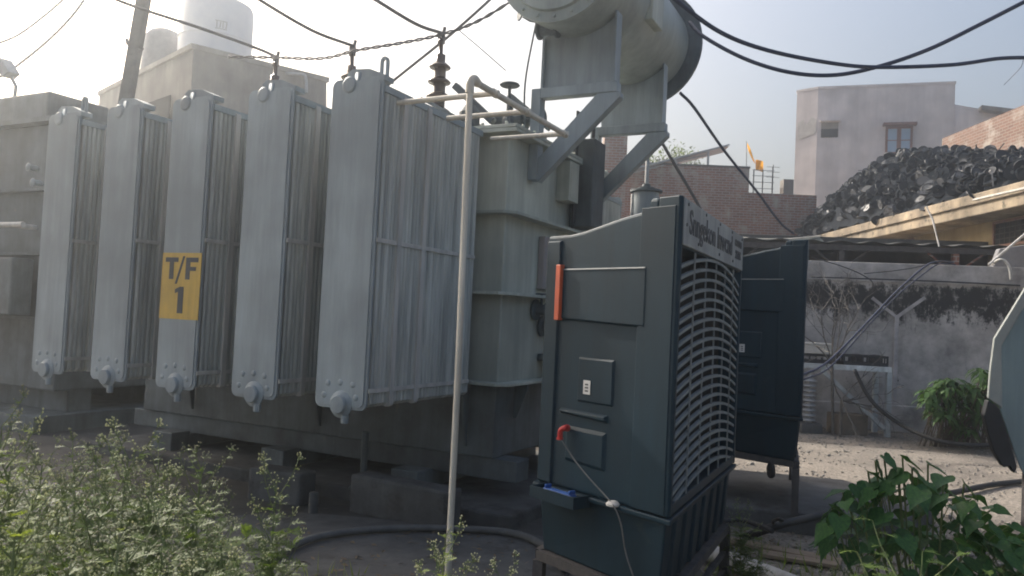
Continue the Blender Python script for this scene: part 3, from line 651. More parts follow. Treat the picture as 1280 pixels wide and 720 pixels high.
tb(tr_,0,ln,.0,.11,z_-.055,z_-.045); tb(tr_,0,.01,.0,.11,z_-.045,z_); tb(tr_,ln-.01,ln,.0,.11,z_-.045,z_); tb(tr_,.01,ln-.01,.10,.11,z_-.045,z_)
tr_.build('float_tray', M['plastic'], c1)
tr_ = MB(); tb(tr_,.05,ln-.06,.03,.07,z_-.025,z_-.006); tb(tr_,.06,.072,.03,.07,z_-.006,z_+.012); tb(tr_,ln-.08,ln-.068,.03,.07,z_-.006,z_+.012); tr_.build('float_block', M['blue'], c1, bevel=.004)

c2, _ = make_cooler((2.235, 5.98, .15), R(-19.0), 'second dark navy plastic air cooler standing farther back on the concrete apron')
b = MB(); b.lathe([(.02,-.015),(.055,-.015),(.06,-.008),(.06,.008),(.055,.015),(.02,.015)], (-.20,.12,.30), (1,.4,0), 20); b.box(-.225,-.175,.11,.13,.30,.37); b.build('castor', M['black'], c2)

# bottle under first cooler
b = MB(); b.lathe([(.035,0),(.037,.01),(.037,.11),(.033,.13),(.015,.155),(.014,.175),(.016,.176),(.016,.19),(.001,.191)], (0,0,0), n=18)
o = b.build('water_bottle', M['white_pl'], None, auto=True); o.location = at(700,715,3.75)*1.0; o.location.z = .26; tag(o, 'small pale plastic bottle under the nearest air cooler', 'bottle'); o.location.z = 0

# ================================================================== YARD WALL, SHED, BENCH
def frame_obj(name, a, b_, label, cat):
    """Empty at a with x along a->b"""
    a = Vector(a); b_ = Vector(b_); e_ = empty(name, (a.x, a.y, 0), math.atan2(b_.y-a.y, b_.x-a.x), label, cat); return e_, (b_-a).xy.length
WL, WLn = frame_obj('yard_wall', (1.0,13.7), (14.0,11.35), 'long mould stained grey plaster yard wall with Y shaped raised ribs', 'wall')
MB().box(0, WLn, 0, .18, 0, 2.72).build('wall_face', M['wall'], WL, bevel=.01)
b = MB(); b.box(-.01, WLn+.01, -.10, -.001, 0, .42); b.build('plinth', M['wall'], WL, bevel=.012)
b = MB(); b.box(0, WLn, -.022, -.001, 2.40, 2.43); b.build('ledge_strip', M['wall'], WL, bevel=.004)
for x in (.9, 3.0, 5.35, 7.7, 10.0):
    rb = MB(); rb.box(x-.03, x+.03, -.045, -.001, .43, 1.85); rb.bar((x,-.0155,1.84),(x-.38,-.0155,2.14),.05,.030,(0,1,0)); rb.bar((x,-.0155,1.84),(x+.42,-.0155,2.18),.05,.030,(0,1,0))
    rb.build('raised_rib', M['rib'], WL)
# corrugated roof shed behind the wall
SH, SHn = frame_obj('lean_to_shed', (1.2,14.6), (9.75,13.3), 'lean-to shed roofed with dark corrugated sheet behind the yard wall', 'shed')
def corrug(mb, L_, w_, z0, z1, pitch=.19, amp=.03, t=.012):
    n_ = int(L_/pitch*6); vs = []
    for i in range(n_+1):
        x = L_*i/n_; h = amp*math.cos(2*math.pi*x/pitch)
        for (y, z) in ((0,z0),(w_,z1)): vs += [(x,y,z+h),(x,y,z+h+t)]
    fs = []
    for i in range(n_):
        a = 4*i; c = 4*(i+1); fs += [(a,c,c+2,a+2),(a+1,a+3,c+3,c+1),(a,a+1,c+1,c),(a+2,c+2,c+3,a+3)]
    mb.add(vs, fs)
b = MB(); corrug(b, SHn, 3.2, 3.16, 3.38, .52, .022); b.build('corrugated_roof', M['sheet'], SH)
b = MB(); b.box(0, SHn, .05, .12, 3.02, 3.12); b.build('purlin', M['rust'], SH)
for i in range(5):
    x = .9+i*1.9; b = MB(); b.box(x-.05,x+.05,.06,.16,0,3.019); b.bar((x-.07,.11,2.72),(x-.45,.11,3.02),.03,.03); b.bar((x+.07,.11,2.72),(x+.45,.11,3.02),.03,.03); b.build('shed_post', M['rust'] if i != 3 else M['brick'], SH)
MB().box(0, SHn, 3.1, 3.16, 0, 3.6).build('back_sheet', M['sheet'], SH)
for k,(x,z) in enumerate(((7.75,3.05),)):
    b = MB(); pr = [(0,0),(1.0,-.02),(1.05,.42),(.82,.50),(.5,.44),(.12,.36)]
    p0 = at(1240,333,13.0); b.prism(pr, lambda p, kk: (p0.x+p[0], p0.y+(0,.12)[kk]-.05*p[0], p0.z-.06+p[1])); o = b.build('grey_sheet', M['cloth'], None, bevel=.02); tag(o, 'grey folded sheet leaning at the right end of the shed roof edge', 'sheet')
# bench with junk
BY = 12.0
p = at(1108,542,BY); BN = empty('steel_bench', (p.x-1.35, BY+.1, 0), R(-6), 'pale painted steel bench with a diagonal brace against the yard wall', 'bench')
L_ = 1.35; H_ = at(1108,462,BY).z
for nme, A, B in (('top_rail',(-.9,0,H_),(L_+.03,0,H_)),('back_rail',(-.9,.55,H_),(L_+.03,.55,H_)),('side_rail',(L_,.03,H_-.002),(L_,.52,H_-.002))):
    MB().bar(A, B, .08, .08).build(nme, M['bench'], BN, bevel=.006)
for x, y in ((L_,0),(L_,.55),(-.9,0),(-.9,.55)): MB().bar((x,y,0),(x,y,H_-.041),.075,.075).build('leg', M['bench'], BN, bevel=.006)
MB().bar((L_-.04,.0,.12),(.35,.0,H_-.05),.055,.06).build('brace', M['bench'], BN, bevel=.006)
MB().box(-.88,L_,.045,.50,H_+.008,H_+.036).build('top_board', M['plank'], BN)
BM = Matrix.Translation(BN.location) @ Matrix.Rotation(R(-6),4,'Z')
def on_bench(o, x, y, z=0): o.location = BM @ Vector((x, y, H_+.04+z)); o.rotation_euler = (0,0,R(-6)); return o
def crate(w_, d_, h_, m, label, open_slots=True):
    c = empty('crate', (0,0,0), 0, label, 'crate'); t = .02
    MB().box(0,w_,0,d_,0,.015).build('base', m, c)
    for nm, bx in (('side',(0,w_,0,t)),('side',(0,w_,d_-t,d_)),('end',(0,t,t,d_-t)),('end',(w_-t,w_,t,d_-t))):
        b = MB()
        b.box(bx[0],bx[1],bx[2],bx[3],.016,.05); b.box(bx[0],bx[1],bx[2],bx[3],h_-.035,h_)
        nn = max(2,int(max(bx[1]-bx[0], bx[3]-bx[2])/.09))
        for i in range(nn+1):
            if bx[1]-bx[0] > bx[3]-bx[2]: xx = bx[0]+(bx[1]-bx[0]-.02)*i/nn; b.box(xx,xx+.02,bx[2]+.001,bx[3]-.001,.05,h_-.035)
            else: yy = bx[2]+(bx[3]-bx[2]-.02)*i/nn; b.box(bx[0]+.001,bx[1]-.001,yy,yy+.02,.05,h_-.035)
        b.build(nm, m, c)
    return c
c_ = crate(.66,.38,.16,M['black'],'low black slatted plastic crate at the right end of the bench'); on_bench(c_,.70,.06)
c_ = crate(.58,.38,.14,M['black'],'low black slatted plastic crate farther left on the bench, behind dry branches'); on_bench(c_,.0,.07)
b = MB(); b.box(0,.62,0,.34,0,.13); b.box(-.01,.63,-.01,.35,.131,.17); o = b.build('white_box', M['white_pl'], None, bevel=.01); tag(o,'dusty white plastic box with lid stacked on the left black crate','box'); on_bench(o,-.1,.08,.145)
b = MB(); b.box(0,.45,0,.30,0,.16); o = b.build('metal_box', M['bench'], None, bevel=.012); tag(o,'small grey metal box at the left end of the bench','box'); on_bench(o,-.62,.08,0)
for k, x in enumerate((.95,1.22)):
    b = MB(); b.lathe([(.03,0),(.10,.01),(.105,.03),(.09,.07),(.10,.11),(.085,.15),(.03,.16)], (0,0,0), n=18); o = b.build('motor_housing', M['black'], None, auto=True); tag(o, ('dark round motor housing in the black crate, left one','dark round motor housing in the black crate, right one')[k], 'motor'); on_bench(o,x,.24,.016)
# insulator stack left of the bench, box under it
p = at(1009,520,12.1); b = MB(); pr = [(.05,0)]
for i in range(9): pr += [(.05,.02+i*.075),(.11,.035+i*.075),(.10,.05+i*.075),(.05,.075+i*.075)]
b.lathe(pr+[(.04,.74)], (0,0,0), n=20); o = b.build('insulator_stack', M['steel'], None, auto=True); o.location = (p.x+.02,12.1,p.z if p.z>0 else .2); o.location.z = .15
tag(o, 'grey ribbed insulator stack standing left under the pale bench', 'insulator')
b = MB(); b.box(-.16,.16,-.16,.16,0,.148); o = b.build('stone_block', M['concrete'], None, bevel=.01); o.location = (p.x+.02,12.1,0); tag(o, 'small stone block under the ribbed insulator stack', 'stone block')
p = at(1060,541,12.1); b = MB(); b.box(-.24,.24,-.18,.18,0,.31); o = b.build('carton', M['box'], None, bevel=.012); o.location = (p.x,12.15,0); o.rotation_euler=(0,0,.1); tag(o, 'brown carton on the ground under the bench', 'carton')
# dry branches
def branch(mb, p, d, L_, r, depth):
    pts = [p]; q_ = p.copy(); dd = d.copy(); n_ = 5
    for i in range(n_):
        dd = (dd + Vector([random.uniform(-.28,.28) for _ in range(3)])).normalized(); q_ = q_ + dd*L_/n_; pts.append(q_.copy())
        if depth and i >= 1 and random.random() < .75: branch(mb, q_, (dd+Vector([random.uniform(-.9,.9) for _ in range(3)])).normalized(), L_*.55, r*.55, depth-1)
    mb.tube(pts, [r*(1-.75*i/n_) for i in range(n_+1)], 5)
random.seed(11)
for (x, y, Y, lb) in ((1040,455,11.9,'dry grey branches bristling up from the left of the bench'),(1052,500,11.75,'tangle of dry grey branches hanging under the bench rail')):
    b = MB(); p0 = at(x, y, Y)
    for i in range(7): branch(b, p0.copy(), Vector((random.uniform(-.5,.6), random.uniform(-.15,.1), random.uniform(.4,1) if y < 470 else random.uniform(-.5,.5))).normalized(), random.uniform(.8,1.4) if y < 470 else .7, .013, 2)
    if y > 470: b.tube([p0, Vector((p0.x,p0.y,.0))], .02, 6)
    else: b.tube([p0, Vector((p0.x+.05,p0.y,.0))], .022, 6)
    o = b.build('dry_branches', M['twig'], None); tag(o, lb, 'dry branches')

# ================================================================== YELLOW BUILDING WITH THE ROOF OF WHEELS
YB = empty('yellow_building', (9.2, 12.0, 0), 0, 'low yellow ochre building with a thick stained concrete roof slab', 'building')
ZT = 4.42
b = MB(); b.box(0, 9, -1.5, 19.5, 4.02, ZT); b.box(-.06, 0.0-.001, -1.5, 19.5, 4.24, 4.45); b.build('roof_slab', M['fascia'], YB, bevel=.02)
b = MB(); b.box(.75, 9, -1.4, 19.4, 0, 4.019); b.build('wall', M['plaster_yellow'], YB)
b = MB(); b.bar((-.07,1.6,4.30),(-.07,3.6,4.33),.02,.035); b.build('fascia_pipe', M['channel'], YB)
for y0, y1, z0, z1 in ((3.0,4.15,3.50,3.94),(7.5,8.7,3.55,3.94)):
    wn = MB(); wn.box(.70,.749,y0-.05,y1+.05,z0-.05,z0); wn.box(.70,.749,y0-.05,y1+.05,z1,z1+.05); wn.box(.70,.749,y0-.05,y0-.001,z0+.001,z1-.001); wn.box(.70,.749,y1+.001,y1+.05,z0+.001,z1-.001)
    w_ = wn.build('window', M['wood'], YB)
    MB().box(.735,.748,y0,y1,z0,z1).build('pane', M['dark'], w_)
    g_ = MB()
    for i in range(1,7): yy = y0+(y1-y0)*i/7; g_.box(.715,.727,yy-.008,yy+.008,z0,z1)
    for i in range(1,4): zz = z0+(z1-z0)*i/4; g_.box(.703,.7145,y0,y1,zz-.008,zz+.008)
    g_.build('window_grille', M['rust'], w_)
# wheels
random.seed(5)
wh = MB()
wh.mi = 0; wh.lathe([(.150,-.016),(.170,-.026),(.186,-.015),(.189,0),(.186,.015),(.170,.026),(.150,.016)], (0,0,0), n=18)
wh.mi = 1; wh.lathe([(.143,-.022),(.149,-.027),(.153,-.020),(.149,.027),(.143,.022)], (0,0,0), n=18); wh.lathe([(.02,-.04),(.040,-.04),(.045,-.01),(.046,.01),(.040,.04),(.02,.04)], (0,0,0), n=12); wh.mi = 0; wh.lathe([(.047,-.006),(.142,-.012),(.142,.012),(.047,.006)], (0,0,0), n=16)
wh_me = wh.mesh('wheel', [M['tyre_gloss'], M['hub']])
wh2 = MB(); wh2.mi = 0; wh2.lathe([(.06,-.02),(.19,-.012),(.205,-.02),(.205,.02),(.19,.012),(.06,.02)], (0,0,0), n=18); wh2.mi = 1; wh2.lathe([(.0,-.035),(.045,-.035),(.05,.035),(.0,.036)], (0,0,0), n=10)
wh2_me = wh2.mesh('wheel', [M['tyre_gloss'], M['hub']])
wh3 = MB(); wh3.mi = 0; wh3.lathe([(.15,-.03),(.18,-.03),(.185,.03),(.15,.03)], (0,0,0), n=18); wh3.mi = 0
for i in range(3): a = math.pi*i/3; wh3.bar((-.16*math.cos(a),-.16*math.sin(a),0),(.16*math.cos(a),.16*math.sin(a),0),.035,.02)
wh3_me = wh3.mesh('wheel', [M['tyre_gloss'], M['hub']])
def lerp_tab(tab, x):
    for (xa, ya), (xb, yb) in zip(tab, tab[1:]):
        if x <= xb: return ya+(yb-ya)*max(0,(x-xa))/(xb-xa)
    return tab[-1][1]
# height of the heap's crest above the roof, against distance north
crest = [(10.5,.60),(13.5,.72),(15.5,.95),(17,1.20),(19,1.62),(21,2.1),(22,2.2),(23.5,2.0),(25,1.62),(27,1.1),(29,.5),(31,.0)]
def heap_z(x, Y):
    c = lerp_tab(crest, Y); t = (x-9.15)/1.7
    sh = math.sin(min(max(t,0),1)*math.pi/2)**.8 if t < 1 else max(0, 1-(x-10.85)/5)**.6
    return ZT + c*sh
hp = MB(); nx, ny = 22, 84; vs = []
for j in range(ny+1):
    Y = 11+19.8*j/ny
    for i in range(nx+1):
        x = 9.25+6.3*i/nx; vs.append((x, Y, heap_z(x, Y)-.16+random.uniform(-.12,.10)))
hp.add(vs, [(j*(nx+1)+i, j*(nx+1)+i+1, (j+1)*(nx+1)+i+1, (j+1)*(nx+1)+i) for j in range(ny) for i in range(nx)])
# the wheels farther back and deeper in the heap, joined
def add_wheel(mb, x, Y, z, Mx):
    mb.mi = 0; n0 = len(mb.v); g_s = random.uniform(.55,.9); mb.lathe([(a_*g_s,h_) for a_,h_ in ((.12,-.02),(.17,-.025),(.188,0),(.17,.025),(.12,.02))], (0,0,0), n=11)
    mb.mi = 1; mb.lathe([(a_*g_s,h_) for a_,h_ in ((.03,-.02),(.12,-.008),(.12,.008),(.03,.02))], (0,0,0), n=7)
    T_ = Matrix.Translation((x,Y,z)) @ Mx
    for i in range(n0, len(mb.v)): mb.v[i] = tuple(T_ @ Vector(mb.v[i]))
from mathutils import Euler
for k in range(3600):
    Y = random.uniform(11.5, 30.5); x = 9.3+random.random()*5.5
    add_wheel(hp, x, Y, heap_z(x,Y)+random.uniform(-.14,.05), Vector((random.gauss(-.35,.6), random.gauss(-.7,.6), random.gauss(.3,.6))).to_track_quat('Z','Y').to_matrix().to_4x4())
for k in range(150):
    Y = random.uniform(12.5, 29); x = random.uniform(9.2, 11.2); c = Vector((x, Y, heap_z(x,Y)+.08)); d = Vector((random.gauss(0,1),random.gauss(0,1),random.gauss(0,.6))).normalized()*random.uniform(.1,.28)
    hp.mi = k % 3 > 0; hp.bar(c-d, c+d, .025, .018)
hp.mi = 0
o = hp.build('wheel_heap', [M['tyre'], M['hub']], None); tag(o, 'great dark heap of scrap wheels filling the roof of the yellow building', 'wheel heap', None, 'stuff')
for k in range(295):
    Y = 12.5+17.5*random.random()**.95; t = random.random(); x = 9.12+1.75*t
    z = heap_z(x, Y)+random.uniform(.0,.13)
    if z-ZT < .1 and random.random() < .4: x += .1
    me = random.choice((wh_me, wh_me, wh_me, wh2_me, wh3_me)); sc = random.uniform(.48,.80)
    ax_ = Vector((random.gauss(-.35,.55), random.gauss(-.75,.5), random.gauss(.35,.5))).normalized()
    o = inst('scrap_wheel', me, None, (x, Y, z), ax_.to_track_quat('Z','Y').to_euler(), sc)
    tag(o, 'black scrap wheel with pale hub heaped with others on the yellow building roof', 'wheel', 'scrap wheels heaped on the roof')

# ================================================================== FAR BUILDINGS
WB = empty('pale_house', (13.0,34.0,0), math.atan2(32.4-34, 18.1-13.0), 'tall pale lilac plastered house with a brown two-leaf window', 'building')
Lw = math.hypot(5.1,1.6)
b = MB(); b.prism([(0,0),(Lw,0),(Lw,9),(.6,9),(-.86,.42)], lambda p, k: (p[0], p[1], (0,12.15)[k])); b.build('wall', M['plaster_white'], WB)
b = MB(); b.prism([(-.03,-.03),(Lw+.03,-.03),(Lw+.03,9.03),(.6,9.03),(-.89,.42)], lambda p, k: (p[0], p[1], (12.151,12.26)[k])); b.build('parapet_coping', M['plaster_white'], WB)
b = MB(); b.hexa([Vector(p) for p in ((Lw+.001,.05,0),(Lw+2.6,.05,0),(Lw+2.6,8,0),(Lw+.001,8,0),(Lw+.001,.05,11.3),(Lw+2.6,.05,10.7),(Lw+2.6,8,10.7),(Lw+.001,8,11.3))]); b.build('side_wing', M['plaster_white'], WB)
b = MB(); b.hexa([Vector(p) for p in ((Lw+.9,-.4,10.95),(Lw+2.9,-.4,10.62),(Lw+2.9,1.2,10.62),(Lw+.9,1.2,10.95),(Lw+.9,-.4,11.12),(Lw+2.9,-.4,10.78),(Lw+2.9,1.2,10.78),(Lw+.9,1.2,11.12))]); b.build('roof_ledge', M['plaster_cream'], WB)
def pxloc(x, y):   # onto the pale house's front plane
    mi = (Matrix.Translation(WB.location) @ Matrix.Rotation(WB.rotation_euler.z,4,'Z')).inverted()
    a0 = mi @ Vector((0,0,CAMH)); d = mi.to_3x3() @ (F*FPX + RT*(x-640) - UP*(y-360)); t = -a0.y/d.y; return a0+d*t
b = MB(); b.add([(-.80*t-.01,.385*t-.035,z) for t,z in ((.05,10.2),(.95,10.0),(.98,10.75),(.7,10.9),(.55,10.6),(.3,10.95),(.04,10.8))], [tuple(range(7))]); b.build('limewash_patch', mat('flaking_limewash', (.62,.60,.56), .95, (.40,.38,.36), 3), WB)
a_, c_ = pxloc(1106,193), pxloc(1141,158); x0, x1, z0, z1 = a_.x, c_.x, a_.z, c_.z
wf = MB(); t_ = .09
wf.box(x0,x1,-.06,-.001,z0,z0+t_); wf.box(x0,x1,-.06,-.001,z1-t_,z1); wf.box(x0,x0+t_,-.06,-.001,z0+t_+.001,z1-t_-.001); wf.box(x1-t_,x1,-.06,-.001,z0+t_+.001,z1-t_-.001); xm = (x0+x1)/2; wf.box(xm-.08,xm+.08,-.055,-.001,z0+t_+.001,z1-t_-.001)
wn = wf.build('window', M['wood'], WB)
for a, c in ((x0+t_,xm-.08),(xm+.08,x1-t_)):
    zm = (z0+z1)/2
    MB().box(a+.001,c-.001,-.03,-.003,z0+t_+.001,zm-.02).build('pane', M['glass'], wn); MB().box(a+.001,c-.001,-.03,-.003,zm+.02,z1-t_-.001).build('pane', M['glass'], wn)
    MB().box(a+.001,c-.001,-.04,-.002,zm-.019,zm+.019).build('glazing_bar', M['wood'], wn)
MB().box(x0-.12,x1+.12,-.32,-.001,z1+.02,z1+.12).build('window_hood', M['wood'], WB)
a_, c_ = pxloc(1026,172), pxloc(1048,153); x0, x1, z0, z1 = a_.x, c_.x, a_.z, c_.z
o = MB(); o.box(x0,x1,-.02,-.001,z0,z1-.28); v_ = o.build('ventilator', M['dark'], WB); MB().box(x0,x1,-.025,-.001,z1-.279,z1).build('vent_board', M['plaster_cream'], v_); MB().box(x0-.06,x1+.08,-.28,-.001,z1+.01,z1+.08).build('vent_hood', M['plaster_white'], v_)
# brick wall upper right
BW = empty('brick_boundary', (13.1,17.5,0), 0, 'tall sunlit brick wall behind the wheels at the right', 'brick wall')
b = MB(); b.hexa([Vector(p) for p in ((0,0,0),(.25,0,0),(.25,6.6,0),(0,6.6,0),(0,0,7.7),(.25,0,7.7),(.25,6.6,7.7),(0,6.6,7.7))]); b.build('wall', M['brick_y'], BW)
# middle brick house
BH = empty('brick_house', (3.35,26.0,0), R(-1.5), 'unplastered red brick house with a stepped parapet in the middle distance', 'building')
b = MB(); b.box(0,4.35,0,5,0,6.85); b.build('wall', M['brick'], BH); b = MB(); b.box(4.351,6.6,.02,5,0,6.05); b.build('low_wall', M['brick'], BH)
b = MB(); b.box(-.62,.10,-1.5,-.7,0,7.9) ; b.build('pillar', M['brick'], BH)
b = MB(); b.box(-.02,4.37,-.03,.25,6.851,6.91); b.build('coping', M['concrete'], BH)
b = MB(); b.box(5.62,5.95,.4,.8,6.051,6.62); b.build('roof_post', M['plaster_cream'], BH)
def rel(o, par):   # world point to local of an Empty with z rotation
    return (Matrix.Translation(par.location) @ Matrix.Rotation(par.rotation_euler.z,4,'Z')).inverted() @ Vector(o)
rl_ = empty('roof_railing', (7.85,25.9,6.05), R(-1.5), 'thin grey steel railing on the lower brick roof beside the flag', 'railing')
b = MB()
for x in (0,.3,.62): MB().box(x-.015,x+.015,-.015,.015,0,.78+.1*(x>0.5)).build('post', M['rust'], rl_)
for z in (.15,.36,.57,.76): MB().bar((-.05,0,z),(.68,0,z),.02,.02).build('rail', M['steel'], rl_)
an = empty('aerial', (8.62,26.3,6.05), 0, 'small spiky television aerial on the lower brick roof', 'aerial')
MB().tube([(0,0,0),(0,0,1.05)], .012, 6).build('mast', M['rust'], an)
for z in (.62,.8,.97): MB().bar((-.22,0,z),(.22,0,z),.012,.012).build('element', M['rust'], an)
# inclined panel
p0, p1 = at(788,213,25.2), at(912,182,26.6)
sp = empty('solar_panel', (p0.x,p0.y,6.91), 0, 'long tilted pale panel on posts above the brick parapet', 'solar panel')
a, c = p0-Vector(sp.location), p1-Vector(sp.location)
b = MB(); b.hexa([a, c, c+Vector((.2,1.6,.1)), a+Vector((.2,1.6,.1)), a+Vector((0,0,.06)), c+Vector((0,0,.06)), c+Vector((.2,1.6,.16)), a+Vector((.2,1.6,.16))]); b.build('panel', M['steel'], sp)
for t in (.45,.78):
    m_ = a.lerp(c,t); MB().bar((m_.x,m_.y+.05,-.05 if t<.7 else -.05),(m_.x,m_.y+.05,m_.z-.005),.06,.06).build('post', M['steel'], sp)
MB().bar(a+Vector((0,.3,-.05)),a.lerp(c,.8)+Vector((0,.3,-.07)),.05,.05).build('rail', M['steel'], sp)
# flag
fp_ = at(934,216,26.0); fl_ = empty('flag_pole', (fp_.x,26.0,6.05), 0, 'saffron flag hanging from a thin pole over the brick parapet', 'flag')
top = at(933,176,26.0)-Vector(fl_.location); MB().tube([(0,0,0),top],.014,6).build('pole', M['steel'], fl_)
b = MB(); n_ = 8; vs = []
pts_a = [(934,178),(938,186),(941,195),(944,204)]; pts_b = [(934,183),(936,190),(941,201),(944,205)]
for i,(a,c) in enumerate(zip(pts_a,pts_b)): 
    for pq in (a,c): p = at(pq[0],pq[1],26.0+.05*math.sin(i*2))-Vector(fl_.location); vs.append(p)
b.add(vs, [(2*i,2*i+1,2*i+3,2*i+2) for i in range(3)]); b.build('streamer', M['flag'], fl_)
b = MB(); vs = []
for j in range(5):
    for i in range(5):
        p = at(944.5+i*2.4, 199.5+j*3.4+(2.5*(i/4)**2), 26.0+.08*math.sin(i*1.7+j*.8))-Vector(fl_.location); vs.append(p)
b.add(vs, [(j*5+i,j*5+i+1,(j+1)*5+i+1,(j+1)*5+i) for j in range(4) for i in range(4)]); b.build('banner', M['flag'], fl_, smooth=True)
# green-black tarpaulin lean-to
p = at(926,282,15.0); q2 = at(990,288,14.4)
TP = empty('tarpaulin_shelter', (p.x, 15.0, 0), 0, 'dark green tarpaulin shelter sagging behind the second cooler', 'shelter')
b = MB(); vs = []
for j in range(5):
    for i in range(13):
        t = i/12; x = (q2.x+1.2-p.x)*t-.3; z = 3.42-.10*math.sin(math.pi*t)-.38*j/4; vs.append((x, -.5*t+(.18*j)*-1+.9+.04*math.sin(i*2.1), z))
n0 = len(vs)
b.add(vs, [(j*13+i,j*13+i+1,(j+1)*13+i+1,(j+1)*13+i) for j in range(4) for i in range(12)])
b.box(-.3,q2.x+1.2-p.x-.3,.95,1.0,0,3.3); b.build('tarpaulin', M['tarp'], TP)
b = MB(); b.tube(spline([(-.3,.88,3.43),(.4,.6,3.34),(1.0,.4,3.335),(q2.x+.9-p.x,.35,3.42)],5), .018, 8); b.build('edge_pole', M['pvc'], TP)
for x in (-.2,1.6): MB().box(x-.03,x+.03,.5,.56,0,3.3).build('post', M['rust'], TP)
# left building
LB = empty('rooftop_house', (-6.8,16.0,0), 0, 'flat roofed house with a cream sunlit side wall behind the radiators', 'building')
b = MB(); b.prism([(0,0),(2.3,1.9),(1.0,7.5),(-4.1,4.1)], lambda p, k: (p[0], p[1], (0,6.75)[k])); b.build('wall', M['plaster_cream'], LB)
b = MB(); b.prism([(-.03,-.05),(2.36,1.9),(2.2,2.1),(-.02,.25),(-3.98,4.3),(-4.15,4.1)], lambda p, k: (p[0], p[1], (6.751,6.86)[k])); b.build('parapet', M['plaster_cream'], LB)
b = MB(); b.prism([(-1.8,1.75),(-.6,.55),(-.6,.5),(-1.9,1.7)], lambda p, k: (p[0]-.03, p[1]-.03, (5.2,5.9)[k])); b.build('window_recess', M['dark'], LB)
p = at(269,62,18.6)
wt = empty('water_tank', (p.x,18.6,6.86), 0, 'white plastic water tank on the flat roof at upper left', 'water tank')
r_ = 44/980*18.6; b = MB(); b.lathe([(r_-.03,0),(r_,.04),(r_,.45),(r_+.02,.47),(r_,.49),(r_,.9),(r_+.02,.92),(r_,.94),(r_,1.68),(r_-.03,1.78),(r_-.12,1.84),(r_*.5,1.88),(.28,1.90)], (0,0,0), n=40); b.build('body', M['tankwhite'], wt, auto=True)
b = MB(); b.lathe([(.27,1.895),(.29,1.90),(.29,1.95),(.05,1.97)], (0,0,0), n=24); b.build('lid', M['tankwhite'], wt, auto=True)
mk = MB()
for k,(a0,z0_,w__,h__) in enumerate(((.50,1.02,.22,.14),)):
    for j in range(4):
        a = a0-.12+.08*j-math.pi/2; mk.tube([((r_+.004)*math.cos(a),(r_+.004)*math.sin(a),1.02),((r_+.004)*math.cos(a+.02*(j%2)),(r_+.004)*math.sin(a+.02*(j%2)),1.16)], .012, 4)
    for z in (1.0,1.18): mk.tube([((r_+.004)*math.cos(a),(r_+.004)*math.sin(a),z) for a in (a0-.16-math.pi/2,a0-.05-math.pi/2,a0+.05-math.pi/2,a0+.15-math.pi/2)], .01, 4)
mk.build('printed_mark', M['channel'], wt)
p = at(204,70,19.0); b = MB()
r2 = 24/980*19.0
b.lathe([(r2,0),(r2+.03,.3),(r2,.7),(r2-.02,1.2),(r2*.7,1.35),(.15,1.42)], (0,0,0), n=22); o = b.build('covered_tank', M['cloth'], None, auto=True); o.location = (p.x,19.0,6.75); tag(o, 'grey cloth covered roof tank left of the white water tank', 'water tank')
# roof pipe rail at right of the left house
b = MB(); pts = [at(x,y,17.3) for x,y in ((330,112),(331,92),(338,91),(375,93),(382,97),(383,116))]; b.tube(spline(pts,4), .035, 8); o = b.build('roof_pipe', M['steel'], None, auto=True); tag(o, 'bent grey pipe loop on the roof edge behind the second radiator from the right', 'pipe')
b = MB(); p = at(348,118,17.6); b.box(p.x-.3,p.x+.6,17.6,18.3,5.9,p.z+.25); b.box(p.x-.35,p.x+.65,17.55,18.35,p.z+.251,p.z+.31); o = b.build('stair_head', M['plaster_cream'], None); tag(o, 'small flat topped cream stair head at the right end of the roof', 'building')

# leaning concrete pole with cross bar
cp_ = empty('concrete_pole', (at(146,300,10.4).x,10.4,0), 0, 'leaning square concrete pole rising behind the radiators at left', 'utility pole')
pa, pb2 = at(150,170,10.4)-Vector(cp_.location), at(190,-60,10.4)-Vector(cp_.location)
dr_ = (pb2-pa).normalized(); ft_ = pa-dr_*(pa.z/dr_.z)
b = MB(); b.bar(ft_, pb2+dr_*1.2, .15, .15, (0,1,0)); b.build('shaft', M['concrete'], cp_, bevel=.02)
b = MB(); pc = at(170,58,10.35)-Vector(cp_.location); b.bar(pc+Vector((-.12,0,.03)), pc+Vector((.1,0,-.03)), .03, .03); b.tube([pc+Vector((-.12,0,.03)),pc+Vector((-.13,0,.1))],.02,6); b.build('bracket', M['rust'], cp_)
# switchgear / second transformer body at the left edge
SW = empty('second_transformer', (at(30,300,9.3).x,9.3,0), R(-27), 'second grey transformer tank with pale pipe, cut off by the left edge', 'transformer')
b = MB(); b.box(-4,.75,0,2,.45,3.55); b.build('tank', M['tank_dark'], SW, bevel=.02)
b = MB()
for z in (3.56,): b.box(-4.1,.85,-.1,2.1,z,z+.06)
b.build('lid', M['tank_dark'], SW)
for z in (2.75,2.0,1.25): MB().box(-4.1,.85,-.1,-.001,z,z+.03).build('stiffener_flange', M['tank_dark'], SW)
b = MB(); b.tube([(-4,-.35,2.32),(.55,-.35,2.32)], .032, 10); b.tube([(.3,-.35,2.32),(.3,-.05,2.32)], .03, 8); b.build('pipe', M['channel'], SW, auto=True)
b = MB(); b.box(-.95,.12,.1,.9,3.621,4.0); b.build('cable_box', M['tank_dark'], SW, bevel=.03)
b = MB(); 
for x, z in ((.35,3.0),(.45,2.82)): b.lathe([(.02,0),(.04,.03),(.03,.1),(.05,.12),(.02,.14)], (x,-.101,z), (0,-1,0), 12)
b.build('valve', M['paint'], SW, auto=True)
b = MB(); b.box(-1.6,.4,-.35,-.101,1.3,1.95); b.build('control_box', M['tank_dark'], SW, bevel=.02)
